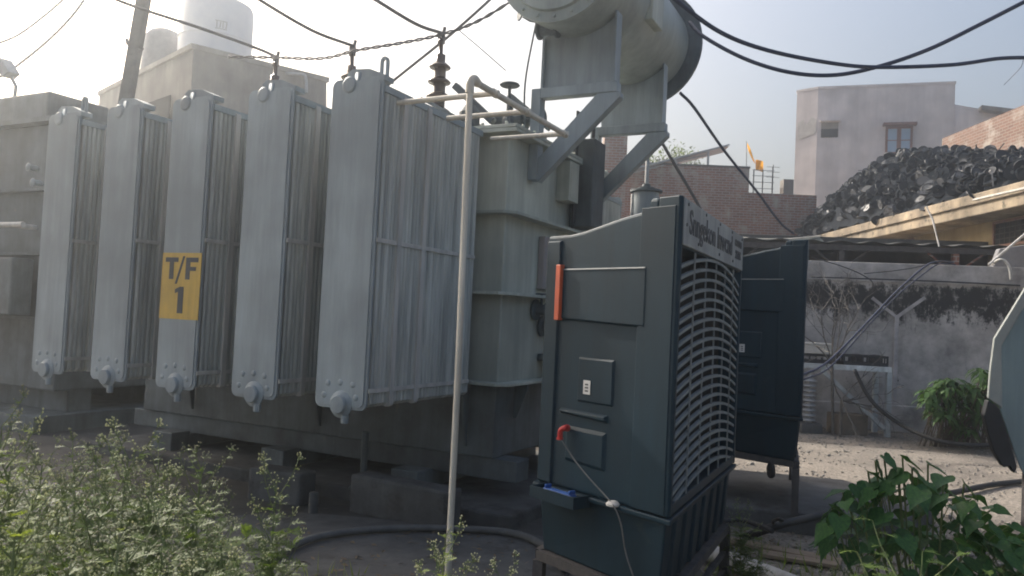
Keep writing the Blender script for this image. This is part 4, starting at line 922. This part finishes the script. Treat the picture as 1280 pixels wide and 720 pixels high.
b = MB(); b.box(-4,.7,.2,.5,.2,.449); b.box(-4,.7,1.5,1.8,.2,.449); b.box(-4,.9,-.3,2.2,0,.199); b.build('base', M['tank_dark'], SW)
# flood light
fb = at(10,121,9.75); FLt = empty('flood_light', fb, 0, 'small flood light on a bent pipe above the left transformer', 'flood light')
P_ = lambda x, y: at(x,y,9.75)-fb
b = MB(); b.tube([P_(18,124),P_(20,108),P_(14,96)], .022, 8); b.build('bent_pipe', M['steel'], FLt)
b = MB(); c0 = P_(8,86); ax = (P_(14,96)-P_(2,77)).normalized(); b.bar(P_(14,95), P_(3,77), .12, .20, (0,.9,.3)); b.build('lamp_housing', M['steel'], FLt, bevel=.01)

# ================================================================== CABINET AT THE RIGHT EDGE
GC = empty('machine_cabinet', (at(1262,480,3.6).x,3.6,0), 0, 'grey green metal cabinet with torn black rubber skirt, cut by the right edge', 'cabinet')
def gl(x, y, Y): return at(x, y, Y)-Vector(GC.location)
out = [(1247,430),(1289,360),(1700,361),(1700,640),(1283,600),(1274,585),(1248,508),(1246,490)]
b = MB(); fr_ = [gl(x,y,3.6) for x,y in out]; bk = [p_+Vector((1.4,1.3,0)) for p_ in fr_]
n_ = len(fr_); b.add(fr_+bk, [tuple(range(n_)), tuple(range(2*n_-1,n_-1,-1))]+[(i,n_+i,n_+(i+1)%n_,(i+1)%n_) for i in range(n_)]); b.build('body', M['greencab'], GC, bevel=.008)
o2 = [(1243,423),(1292,343),(1292,364),(1252,432),(1253,497),(1253,511),(1235,498),(1238,462)]
b = MB(); fr_ = [gl(x,y,3.585) for x,y in o2]; bk = [p_+Vector((.03,.06,0)) for p_ in fr_]
n_ = len(fr_); b.add(fr_+bk, [tuple(range(n_)), tuple(range(2*n_-1,n_-1,-1))]+[(i,n_+i,n_+(i+1)%n_,(i+1)%n_) for i in range(n_)]); b.build('edge_strip', M['greenedge'], GC, bevel=.006)
o3 = [(1235,500),(1249,510),(1256,530),(1272,585),(1268,592),(1262,583),(1254,584),(1243,566),(1236,545),(1230,520)]
b = MB(); fr_ = [gl(x,y,3.56) for x,y in o3]; bk = [p_+Vector((.02,.06,0)) for p_ in fr_]
n_ = len(fr_); b.add(fr_+bk, [tuple(range(n_)), tuple(range(2*n_-1,n_-1,-1))]+[(i,n_+i,n_+(i+1)%n_,(i+1)%n_) for i in range(n_)]); b.build('rubber_skirt', M['black'], GC, bevel=.006)
for x_, y_ in ((1330,640),(1600,660)): p_ = gl(x_,y_,3.7); MB().box(p_.x-.03,p_.x+.03,.3,.36,0,1.0).build('leg', M['rust'], GC)

# surge canister behind the transformer
p = at(808,235,9.0); SC = empty('oil_canister', (p.x,9.0,0), 0, 'blue grey cylinder with flange and upright rod behind the nearest cooler', 'canister')
zt = at(808,238,9.0).z
b = MB(); b.lathe([(.15,1.6),(.15,zt-.03)], (0,0,0), n=24); b.build('body', M['paint'], SC, auto=True)
b = MB(); b.lathe([(.05,0),(.05,1.6)], (0,0,0), n=12); b.build('post', M['steel'], SC, auto=True)
b = MB(); b.lathe([(.185,zt-.025),(.185,zt),(.10,zt+.002),(.10,zt+.03),(.05,zt+.04),(.045,zt+.07)], (0,0,0), n=24); b.build('flange', M['tank_dark'], SC, auto=True)
b = MB(); b.tube([(0,0,zt+.08),(0,0,zt+.75)], .024, 10); b.build('rod', M['steel'], SC)
b = MB(); b.box(-.17,-.155,-.02,.02,2.6,zt-.05); b.build('sight_glass', M['label'], SC)

# ================================================================== CABLES AND HOSES
def cable(name, pts, r, m, label, cat, n=8, group=None, k=8):
    b = MB(); b.tube(spline(pts, k), r, n); o = b.build(name, m, None, smooth=True); tag(o, label, cat, group); return o
A = at
cable('conductor', [A(100,-30,7.6),A(147,0,7.5),A(250,35,7.7),A(320,60,7.9),TRM@Vector((-2.72,1.8,4.06))], .015, M['wire'], 'slack conductor coming from upper left to the bushing behind the second radiator from the right', 'conductor', group='conductors joining the bushings')
cable('conductor', [A(290,-25,6.9),A(325,0,6.9),A(390,38,7.1),TRM@Vector((-1.75,1.8,4.06))], .015, M['wire'], 'conductor dropping to the bushing above the nearest radiator', 'conductor', group='conductors joining the bushings')
cable('conductor', [A(430,-25,6.3),A(470,0,6.3),A(520,30,6.5),TRM@Vector((-.75,1.8,4.06))], .015, M['wire'], 'conductor dropping to the ribbed brown bushing right of the nearest radiator', 'conductor', group='conductors joining the bushings')
cable('conductor', [A(640,-28,7.4),A(612,0,7.3),A(560,46,7.3),A(494,99,7.4),A(470,120,7.5)], .014, M['wire'], 'straight cable slanting down leftwards past the ribbed bushing', 'cable')
b = MB(); base = spline([A(285,71,7.9),A(345,72,7.7),A(402,73,7.3),A(446,63,7.0),A(500,54,6.9),A(552,43,6.8),A(600,25,6.8),A(660,-12,6.8)], 14)
for ph in (0, math.pi): b.tube([p+Vector((0,.010*math.sin(i*.9+ph),.010*math.cos(i*.9+ph))) for i,p in enumerate(base)], .008, 6)
o = b.build('twisted_wire', M['wire'], None, smooth=True); tag(o, 'twisted pair wire running across all three bushing tops', 'wire')
cable('thin_wire', [A(574,38,9),A(600,60,9),A(632,88,9.2)], .006, M['wire'], 'hair thin wire slanting down to the right of the ribbed bushing', 'wire', 5)
cable('thin_wire', [A(-20,60,14),A(20,45,14),A(55,20,14),A(85,-6,14)], .022, M['wire'], 'upper of two thin wires in the far top left corner', 'wire', 6)
cable('thin_wire', [A(-20,105,13),A(10,90,13),A(55,55,13),A(90,20,13),A(115,-15,13)], .022, M['wire'], 'lower of two thin wires in the top left corner behind the flood light', 'wire', 6)
cable('overhead_cable', [A(800,-40,5.0),A(845,0,5.1),A(900,40,5.3),A(960,63,5.5),A(1040,79,5.7),A(1100,84,5.8),A(1190,81,5.9),A(1250,73,6.0),A(1300,72,6.1)], .0150, M['bluecable'], 'blue black cable sagging from top centre to the right edge, the flatter of two', 'cable', 10)
cable('overhead_cable', [A(862,28,7.2),A(880,46,6.9),A(930,73,6.6),A(985,90,6.4),A(1040,94,6.3),A(1095,84,6.2),A(1160,62,6.1),A(1230,28,6.0),A(1300,-8,5.9)], .0170, M['bluecable'], 'blue black cable leaving the conservator drum and rising to the top right corner', 'cable', 10)
cable('down_cable', [A(850,116,8.3),A(868,135,8.6),A(905,188,9.6),A(945,238,11.0),A(975,278,12.5),A(992,292,13.2)], .017, M['bluecable'], 'dark cable slanting from the drum down to the wheel heap', 'cable')
cable('stay_cable', [A(820,165,8.2),A(840,200,8.4),A(866,244,8.6),A(880,270,8.7)], .017, M['wire'], 'straight grey stay running down from the far drum bracket behind the cooler', 'stay')
cable('loose_wire', [A(1255,106,7),A(1265,96,7),A(1276,84,6.6),A(1280,72,6.4)], .0025, M['wire'], 'wisp of pale wire hanging from the cable at the right edge', 'wire', 5)
# cables at the bench
base = [A(1000,470,10.0),A(1035,452,10.8),A(1085,402,11.4),A(1120,365,11.7),A(1155,334,11.9),A(1172,327,12.1),A(1192,328,12.5)]
for k,(dz,r) in enumerate(((0,.015),(.05,.011))):
    cable('wall_cable', [p+Vector((dz*.6,0,-dz*(1+.5*math.sin(i*2)))) for i,p in enumerate(base)], r, M['bluecable'], ('upper blue black cable slung from the second cooler over the yard wall','thinner blue black cable running just below the one slung over the yard wall')[k], 'cable')
cable('wall_cable', [A(1068,462,11.6),A(1082,490,11.5),A(1100,512,11.4),A(1130,533,11.3),A(1170,550,10.9),A(1210,556,10.7),A(1240,556,10.6)], .030, M['black'], 'thick black cable falling from the bench along the foot of the yard wall', 'cable')
cable('wall_cable', [A(1014,346,12.7),A(1100,349,12.65),A(1180,352,12.55),A(1275,357,12.4)], .012, M['black'], 'thin straight black line stretched along the upper yard wall', 'cable', 6)
cable('wall_cable', [A(1016,322,12.8),A(1050,332,12.7),A(1075,342,12.6),A(1090,352,12.5),A(1090,362,12.5)], .009, M['black'], 'thin black wire drooping off the top left of the yard wall', 'cable', 6)
cable('wall_cable', [A(1080,342,12.6),A(1120,338,12.6),A(1150,333,12.6),A(1170,326,12.6)], .008, M['black'], 'thin black wire crossing near the top middle of the yard wall', 'cable', 6)
cable('bent_conduit', [A(1240,331,12.6),A(1248,325,12.4),A(1256,326,12.35),A(1262,335,12.3),A(1264,350,12.3)], .022, M['channel'], 'pale bent conduit end over the right of the yard wall', 'conduit')
b = MB(); b.tube([A(1236,331,12.5),A(1258,312,12.6),A(1282,292,12.7)], .022, 8); o = b.build('leaning_pole', M['channel'], None); tag(o, 'thin pale pole leaning out at the right over the wall top', 'pole')
b = MB(); b.tube([A(1158,258,13.6),A(1166,275,13.5),A(1170,292,13.4),A(1174,308,13.3)], [.012,.018,.012,.014], 6); o = b.build('hanging_strip', M['channel'], None); tag(o, 'pale torn strip hanging from the roof slab edge', 'strip')
GP = lambda x, y, z=.03: (lambda d: Vector((0,0,CAMH))+d*((z-CAMH)/d.z))(F*FPX + RT*(x-640) - UP*(y-360))
cable('hose', [GP(330,700,.06),GP(390,673,.06),GP(450,663,.06),GP(510,660,.06),GP(570,661,.06),GP(625,664,.06),GP(660,672,.06),GP(690,690,.06),GP(705,712,.06)], .024, mat('dusty_grey_hose', (.15,.15,.145), .75, (.09,.09,.09), 10), 'dusty grey hose curving over the concrete below the transformer', 'hose', 10)
cable('hose', [GP(930,672,.03),GP(975,656,.18),GP(1010,648,.18),GP(1040,641,.17),GP(1090,632,.03),GP(1180,618,.03),GP(1240,606,.03),GP(1300,600,.03)], .030, M['black'], 'black hose running from the second cooler across the yard to the right', 'hose', 10)
cable('hose', [GP(905,652,.18),GP(925,650,.19),GP(950,657,.19),GP(965,664,.19)], .018, M['black'], 'short black hose end coiled at the second cooler legs', 'hose')
p = GP(912,712,.0); b = MB(); b.tube([(p.x-.3,p.y+.4,.06),(p.x+.02,p.y,.06),(p.x+.3,p.y-.5,.06)], .055, 14); o = b.build('pipe_offcut', M['channel'], None, auto=True); tag(o, 'grey pipe offcut lying beside the nearest cooler stand', 'pipe')
cable('wire_tie', [GP(968,655,.16),GP(966,652,.30),GP(972,649,.42),GP(978,650,.42),GP(976,652,.30)], .01, M['black'], 'black wire wound round the crossbar of the second cooler stand', 'wire')
# litter planks
for k,(x, y, L_, rz, lb) in enumerate(((975,692,.8,-.55,'weathered plank on the dirt below the concrete apron, the longer one'),(1000,704,.5,-.4,'short weathered plank on the dirt in front of the longer one'))):
    p = GP(x,y,0); b = MB(); b.box(-L_/2,L_/2,-.05,.05,0,.025); o = b.build('plank', M['plank'], None, bevel=.004); o.location = (p.x,p.y,.012+.002*k); o.rotation_euler = (.04,0,rz); tag(o, lb, 'plank')

# gravel, rubble and leaf litter
random.seed(21)
b = MB()
def stone(mb, x, y, z, s):
    a = [Vector((random.uniform(.6,1)*sx, random.uniform(.6,1)*sy, random.uniform(.4,.8)*sz))*s for sx,sy,sz in ((-1,-1,0),(1,-1,0),(1,1,0),(-1,1,0),(-.7,-.7,1),(.7,-.7,1),(.7,.7,1),(-.7,.7,1))]
    rt = Matrix.Rotation(random.random()*6,3,'Z'); mb.hexa([rt@p+Vector((x,y,z-.004)) for p in a])
for i in range(5200):
    x = random.uniform(1.2,9); y = random.uniform(4.6,12.8)
    if random.random() < .35: y = random.uniform(11.4,12.9)
    stone(b, x, y, 0, random.uniform(.006,.022)*(1.8 if random.random()<.05 else 1))
for i in range(1500): stone(b, random.uniform(-2.6,1.2), random.uniform(4.2,6.5), .0, random.uniform(.005,.016))
o = b.build('gravel', mat('pale_gravel', (.30,.28,.25), .95, (.20,.185,.165), 3), None); tag(o, 'loose pale gravel and rubble scattered over the dusty yard', 'gravel', None, 'stuff')

random.seed(44); b = MB()
for i in range(1500):
    if i % 2: x, y = random.uniform(-2.6,1.0), random.uniform(4.3,7.0)
    else: x, y = random.uniform(1.0,3.6), random.uniform(4.3,6.2)
    zz = .035 if -1.7 < x < .4 and 4.4 < y < 5.5 else .002
    a = random.random()*6.28; s = random.uniform(.012,.035); dx, dy = math.cos(a)*s, math.sin(a)*s; k = random.uniform(.2,.5)
    b.add([(x-dx,y-dy,zz),(x+dy*k,y-dx*k,zz+random.uniform(.002,.012)),(x+dx,y+dy,zz+random.uniform(0,.01)),(x-dy*k,y+dx*k,zz+.002)], [(0,1,2),(0,2,3)])
o = b.build('leaf_litter', mat('dry_leaf_litter', (.20,.15,.095), .9, (.10,.075,.05), 9), None); tag(o, 'dry brown leaf litter and chips strewn over the ground', 'litter', None, 'stuff')

# ================================================================== PLANTS
random.seed(31)
def frond(mb, p, d, L_, up=Vector((0,0,1)), droop=.35):
    """deeply cut weed leaf"""
    d = d.normalized(); side = d.cross(up).normalized(); nrm = side.cross(d).normalized(); n_ = 7; pts = []
    for i in range(n_+1): t = i/n_; pts.append(p + d*L_*t - Vector((0,0,1))*droop*L_*t*t)
    for i in range(n_): 
        w_ = .0025
        mb.add([pts[i]-side*w_, pts[i]+side*w_, pts[i+1]+side*w_, pts[i+1]-side*w_], [(0,1,2,3)])
    for i in range(1, n_+1):
        t = i/n_; ll = L_*.42*math.sin(math.pi*(.12+.80*t))**.8
        for s_ in (-1,1):
            dd = (side*s_*.85 + d*.55 + nrm*random.uniform(-.25,.25)).normalized(); a = pts[i]; wv = d*(ll*.11)
            e_ = a+dd*ll
            m1 = a+dd*ll*.5
            mb.add([a-wv*.5, a+wv*.5, m1+wv*1.1, e_, m1-wv*1.1], [(0,1,2,3,4)])
            for s2 in (-1,1):
                d3 = (dd*.6+ (d*s2)).normalized(); l3 = ll*.38
                mb.add([m1-dd*ll*.06, m1+dd*ll*.08, m1+dd*ll*.02+d3*l3], [(0,1,2)])
OCT = [(0,0,1),(1,0,0),(0,1,0),(-1,0,0),(0,-1,0),(0,0,-1)]; OCF = [(0,1,2),(0,2,3),(0,3,4),(0,4,1),(5,2,1),(5,3,2),(5,4,3),(5,1,4)]
def weed_meshes(seed, H_=1.0, dense=1.0, flow=1.0):
    random.seed(seed); stem, lv, fw = MB(), MB(), MB()
    def flowers(p, d, L_):
        if flow <= 0: return
        for j in range(int(random.randint(2,5)*flow+.3)):
            dd = (d + Vector([random.uniform(-.9,.9) for _ in range(3)])).normalized(); e_ = p+dd*L_*random.uniform(.35,1); stem.tube([p, e_], .0011, 3, False)
            r = random.uniform(.0032,.0052); fw.add([e_+Vector(q_)*r for q_ in OCT], OCF)
    def shoot(p, d, L_, r, lvl):
        n_ = 5; pts = [p.copy()]; q_ = p.copy(); dd = d.normalized()
        for i in range(n_):
            dd = (dd+Vector((random.uniform(-.12,.12),random.uniform(-.12,.12),.10))).normalized(); q_ = q_+dd*L_/n_; pts.append(q_.copy())
            if lvl == 0 and i < 4:
                pass
            if lvl > 0:
                if i > 0:
                    a = random.random()*6.28
                    frond(lv, q_, Vector((math.cos(a),math.sin(a),.35)), random.uniform(.03,.055) if q_.z > .7*H_ else random.uniform(.08,.15)*H_)
                if q_.z > .70*H_ and i > 1: 
                    for _ in range(1): flowers(q_, (dd+Vector([random.uniform(-1,1) for _ in range(3)])).normalized(), .05)
        if lvl and q_.z > .66*H_: flowers(q_, dd, .055); flowers(q_, dd, .04)
        elif lvl:
            for _ in range(3): frond(lv, q_, (dd+Vector([random.uniform(-.8,.8) for _ in range(3)])), random.uniform(.06,.10)*H_)
        stem.tube(pts, [r*(1-.6*i/n_) for i in range(n_+1)], 5); return pts
    lean = Vector((random.uniform(-.12,.12), random.uniform(-.12,.12), 1))
    main = shoot(Vector((0,0,0)), lean, H_*.86, .007, 0)
    def mainp(t): k = min(int(t*5),4); return main[k].lerp(main[k+1], t*5-k)
    nb_ = int(17*dense)
    for i in range(nb_):
        t = .12+.88*i/(nb_-1); a = i*2.4+random.uniform(-.3,.3); q_ = mainp(t); L_ = H_*(.36-.18*t)*random.uniform(.75,1.25)
        if t > .38: shoot(q_, Vector((math.cos(a),math.sin(a),1.0)), L_, .003, 1)
        for j in range(3 if t < .75 else 1):
            a2 = a+j*2.1; frond(lv, q_, Vector((math.cos(a2),math.sin(a2),.35+.3*random.random())), H_*(.24-.17*t)*random.uniform(.8,1.2))
        if t < .6:
            d2 = Vector((math.cos(a),math.sin(a),.7)); st = q_; en = q_+d2.normalized()*H_*.2; stem.tube([st,en],.003,4,False)
            for j in range(7):
                tt = .25+.75*j/6; a3 = random.random()*6.28; frond(lv, st.lerp(en,tt), Vector((math.cos(a3),math.sin(a3),.3)), random.uniform(.07,.11))
    return stem, lv, fw
variants = []
for sd_, dn, flw, lm, fm in ((1,1.1,1.0,'weedleaf','flower_dry'),(2,1.0,1.2,'weedleaf','flower'),(3,1.2,.8,'weedleaf','flower_dry'),(4,.9,1.2,'weedleaf_light','flower'),(5,1.3,.12,'weedleaf','flower')):
    st_, lv_, fw_ = weed_meshes(sd_, 1.0, dn, flw)
    variants.append((st_.mesh('stem', M['stem']), lv_.mesh('leaf_spray', M[lm]), fw_.mesh('flower_heads', M[fm])))
def weed(v, base, h, rz, label, group=None, wide=1.0):
    w_ = empty('flowering_weed', base, rz, label, 'weed', group); w_.scale = (h*wide, h*wide, h)
    s_, l_, f_ = variants[v]; inst('stem', s_, w_); inst('leaf_spray', l_, w_)['kind'] = 'stuff'; inst('flower_heads', f_, w_)['kind'] = 'stuff'; return w_
def weed_px(v, x, ytop, Y, label, group=None, wide=1.0):
    t = at(x, ytop, Y); return weed(v, (t.x, Y, 0), max(.25, t.z/1.04), random.random()*6, label, group, wide)
random.seed(77)
weed_px(3, 45, 512, 2.75, 'tallest yellow green flowering weed at far left, its head catching the sun', None, .8)
weed_px(1, 352, 562, 3.2, 'lone flowering weed standing apart right of the big clump', None, .75)
weed_px(3, 104, 640, 2.1, 'small young weed in front of the big clump, lower left', None, .7)
weed_px(3, 590, 650, 2.7, 'pale flowering weed at the foot of the cream pipe', None, .9)
weed_px(1, 535, 688, 2.85, 'low pale flowering weed left of the cream pipe foot', None, .8)
weed_px(1, 645, 690, 2.95, 'low pale flowering weed between the cream pipe and the nearest cooler', None, .8)
weed_px(0, 2, 478, 3.6, 'flowering weed cut by the left edge, standing behind the clump', None, .8)
weed_px(3, -8, 590, 2.0, 'bright young weed cut by the left edge in the lower corner')
ORD = ('first','second','third','fourth','fifth','sixth','seventh','eighth','ninth','tenth','eleventh','twelfth','thirteenth','fourteenth')
def ranked(lst, rows, where, kind):
    out = {}
    for nm, a, c in rows:
        for i,t in enumerate(sorted([t for t in lst if a <= t[2] < c])): out[t] = f'{kind} {ORD[i]} from left in the {nm} of {where}'
    return out
tops = [(100,535,2.9),(140,528,3.3),(165,516,3.2),(210,540,3.4),(235,545,3.5),(190,560,2.9),(120,560,2.6),(70,565,2.6),(20,580,2.5),(255,600,3.0),(275,625,3.1),(225,600,2.6),(170,610,2.3),(60,620,2.2),(300,650,3.0),(130,580,3.6),(30,550,3.5),(85,590,3.2),(265,650,2.5),(200,650,2.1),(310,680,2.7),(350,640,3.3),(325,660,3.5),(150,545,3.9),(60,545,3.9),(5,620,2.3),(235,680,2.0),(150,680,1.9),(280,600,3.7),(200,575,3.9)]
tl = ranked(tops, (('front row',0,2.65),('middle row',2.65,3.25),('back row',3.25,9)), 'the lower left weed clump', 'flowering weed')
for i,(x,y,Y) in enumerate(tops):
    weed_px((0,2,1)[i%3], x+random.uniform(-6,6), y+random.uniform(-4,4), Y, tl[(x,y,Y)], 'weeds of the clump at lower left', random.uniform(.85,1.15))
for x, y, Y, lb in ((930,622,4.6,'small leafy weed under the second cooler stand'),(948,668,4.3,'low weed on the dirt in front of the second cooler'),(1035,700,3.4,'pale flowered weed at the bottom right of centre'),(1062,706,3.3,'second pale flowered weed beside the broad leaved bush foot')):
    weed_px(1 if y > 690 else 2, x, y, Y, lb, None, 1.0 if y < 690 else .8)
low = [(1225,668,2.3),(1262,645,2.4),(1290,670,2.1),(1190,690,2.3),(1240,700,2.0),(1275,655,2.7),(1150,705,2.5)]
tl = ranked(low, (('line',0,9),), 'weeds under the broad leaved bush', 'leafy weed')
for i,(x,y,Y) in enumerate(low):
    weed_px(4, x, y, Y, tl[(x,y,Y)], 'weeds in the lower right corner', 1.2)

# ground cover under the weeds
random.seed(9); b = MB()
for i in range(2600):
    if i % 3: x, y = random.uniform(-3.6,-.7), random.uniform(1.7,4.6)
    else: x, y = random.uniform(.9,3.2), random.uniform(3.6,5.6)
    a = random.random()*6.28; h = random.uniform(.03,.16); s = random.uniform(.003,.008); dx, dy = math.cos(a), math.sin(a); k = random.uniform(-.06,.06); k2 = random.uniform(-.06,.06)
    b.add([(x-dx*s,y-dy*s,0),(x+dx*s,y+dy*s,0),(x+k,y+k2,h)], [(0,1,2)])
o = b.build('grass', M['weedleaf_light'], None); tag(o, 'short sparse grass and seedlings between the weeds', 'grass', None, 'stuff')

# broad leaved bush at right
def heart_leaf():
    b = MB(); out = [(0,0),(.13,-.11),(.30,-.13),(.44,-.02),(.47,.18),(.38,.42),(.21,.66),(.08,.86),(0,1.08)]
    vs = []; K = len(out)
    for i,(x,y) in enumerate(out): vs += [(x, y, -.10*y*y+.30*x+.10*math.sin(9*y)*x-.35*x*x), (-x, y, -.10*y*y+.30*x-.10*math.sin(8*y)*x-.35*x*x), (0, y if y > 0 else 0, -.10*y*y-.01)]
    fs = []
    for i in range(K-1): fs += [(3*i+2,3*i,3*(i+1),3*(i+1)+2),(3*i+1,3*i+2,3*(i+1)+2,3*(i+1)+1)]
    b.add(vs, fs); return b
leaf_me = heart_leaf().mesh('broad_leaf', M['bigleaf'], True)
random.seed(15)
bc = at(1165,640,3.35); BB = empty('broad_leaved_bush', (bc.x,3.35,0), 0, 'dark green bush with broad heart shaped leaves at lower right', 'bush')
stems = MB(); nlf = 0
targets = []
outline = [(1030,640),(1055,600),(1075,585),(1092,578),(1110,590),(1130,568),(1150,578),(1175,588),(1200,600),(1235,618),(1270,645),(1290,660)]
for k in range(284):
    x = random.uniform(1030,1300); yt = lerp_tab(outline, x); 
    fr_ = random.random()**.9; y = yt+8+fr_*(740-yt)
    if x < 1075 and y > 690: continue
    Y = 3.35+random.uniform(-.38,.38); targets.append((x,y,Y))
root = Vector((bc.x,3.35,0))
for k,(x,y,Y) in enumerate(targets):
    p = at(x,y,Y)-root; s = random.uniform(.065,.115)
    az = math.atan2(p.y, p.x)+random.uniform(-1.2,1.2)
    yaw = az-math.pi/2; pitch = random.uniform(-.95,-.05); roll = random.uniform(-.5,.5)
    Mx = Matrix.Rotation(yaw,4,'Z') @ Matrix.Rotation(pitch,4,'X') @ Matrix.Rotation(roll,4,'Y')
    inst('broad_leaf', leaf_me, BB, p, Mx.to_euler(), s)
    if k % 7 == 0:
        m_ = Vector((p.x*.45+random.uniform(-.05,.05), p.y*.5, p.z*.55)); stems.tube(spline([(random.uniform(-.12,.12),random.uniform(-.1,.1),0), m_, p],3), [.007-.0009*i for i in range(7)], 5)
    else:
        q_ = p - Vector((p.x*.12+random.uniform(-.03,.03), -.04, .07)); stems.tube([q_, p], .002, 4)
for x, y, s in ((1105,570,.10),(1094,577,.11),(1085,590,.12),(1128,572,.11),(1140,586,.13),(1160,580,.11),(1122,588,.11),(1148,598,.12),(1070,606,.10),(1040,634,.14),(1062,632,.12),(1092,612,.10),(1125,612,.12),(1180,596,.12),(1205,605,.11),(1168,606,.13)):
    Y = 3.3+random.uniform(-.1,.1); p = at(x,y,Y)-root
    Mx = Matrix.Rotation(random.uniform(-1.5,1.5)+math.pi,4,'Z') @ Matrix.Rotation(random.uniform(-1.1,-.3),4,'X') @ Matrix.Rotation(random.uniform(-.5,.5),4,'Y')
    inst('broad_leaf', leaf_me, BB, p, Mx.to_euler(), s*.82)
    stems.tube(spline([p, p*.7+Vector((0,0,-.1)), p*.3],3), .004, 4)
stems.build('stem', M['stem'], BB)

# bush with drooping leaves by the wall
random.seed(19)
BY2 = 11.2; wc = at(1205,545,BY2); WBsh = empty('drooping_bush', (wc.x,BY2,0), 0, 'bright green bush with drooping pointed leaves at the foot of the yard wall', 'bush')
lf = MB(); stw = MB()
for k in range(120):
    x = random.uniform(1160,1275); y = random.uniform(474,543) if x > 1175 else random.uniform(483,515)
    if x > 1215: y -= 14
    p = at(x,y,BY2+random.uniform(-.45,.45))-Vector((wc.x,BY2,0))
    if p.z < .12: continue
    stw.tube(spline([(p.x*.8+random.uniform(-.1,.1),0,0),(p.x*.85,p.y*.5,p.z*.6),p],3), .008, 4)
    for j in range(11):
        a = random.random()*6.28; d = Vector((math.cos(a),math.sin(a),random.uniform(-.5,.35))).normalized(); L_ = random.uniform(.16,.27); wd = L_*.13; sd2 = d.cross(Vector((0,0,1))).normalized()
        p1 = p+d*L_*.45; p2 = p+d*L_*.8+Vector((0,0,-L_*.25)); p3 = p+d*L_*.95+Vector((0,0,-L_*.5))
        lf.add([p, p1+sd2*wd, p2+sd2*wd*.6, p3, p2-sd2*wd*.6, p1-sd2*wd], [(0,1,5),(1,2,4,5),(2,3,4)])
lf.build('foliage', M['bushleaf'], WBsh)['kind'] = 'stuff'; stw.build('stem', M['bark'], WBsh)
# tree behind the brick house
random.seed(23)
tcn = at(835,200,30); TT = empty('tree', (tcn.x,30,0), 0, 'thin leafy tree crown showing above the brick parapet behind the tilted panel', 'tree')
b = MB(); b.tube(spline([(0,0,0),(.1,0,3),(0,.1,5.5),(.15,0,7.0)],4), [.16-.009*i for i in range(13)], 8)
lfb = MB()
for (x,y) in ((800,200),(812,198),(824,196),(836,199),(843,188),(846,192),(852,197),(860,196),(870,199),(806,205),(828,205),(845,203),(865,203),(795,207)):
    p = at(x,y,30+random.uniform(-.8,.8))-Vector((tcn.x,30,0)); b.tube([(p.x*.3,0,6.0),p],[.04,.012],5)
    for j in range(42):
        c = p+Vector([random.gauss(0,.17) for _ in range(3)]); u1 = Vector([random.uniform(-1,1) for _ in range(3)]).normalized(); u2 = u1.orthogonal().normalized(); s = random.uniform(.05,.10)
        lfb.add([c-u1*s, c+u2*s*.4, c+u1*s, c-u2*s*.4], [(0,1,2,3)])
b.build('trunk', M['bark'], TT); lfb.build('crown', M['treeleaf'], TT)['kind'] = 'stuff'

# ================================================================== AIR
hz, t, _b = new_mat('pale_air'); N = t.nodes
for x in list(N):
    if x.type != 'OUTPUT_MATERIAL': N.remove(x)
pv_ = N.new('ShaderNodeVolumePrincipled'); pv_.inputs['Color'].default_value = (.86,.93,1,1); pv_.inputs['Density'].default_value = .0060; pv_.inputs['Anisotropy'].default_value = .84
t.links.new(pv_.outputs[0], [x for x in N if x.type == 'OUTPUT_MATERIAL'][0].inputs['Volume'])
b = MB(); b.box(-95,99,-85,109,-1,13.2); o = b.build('haze', hz, None); tag(o, 'pale morning haze over the whole yard', None, None, 'stuff')
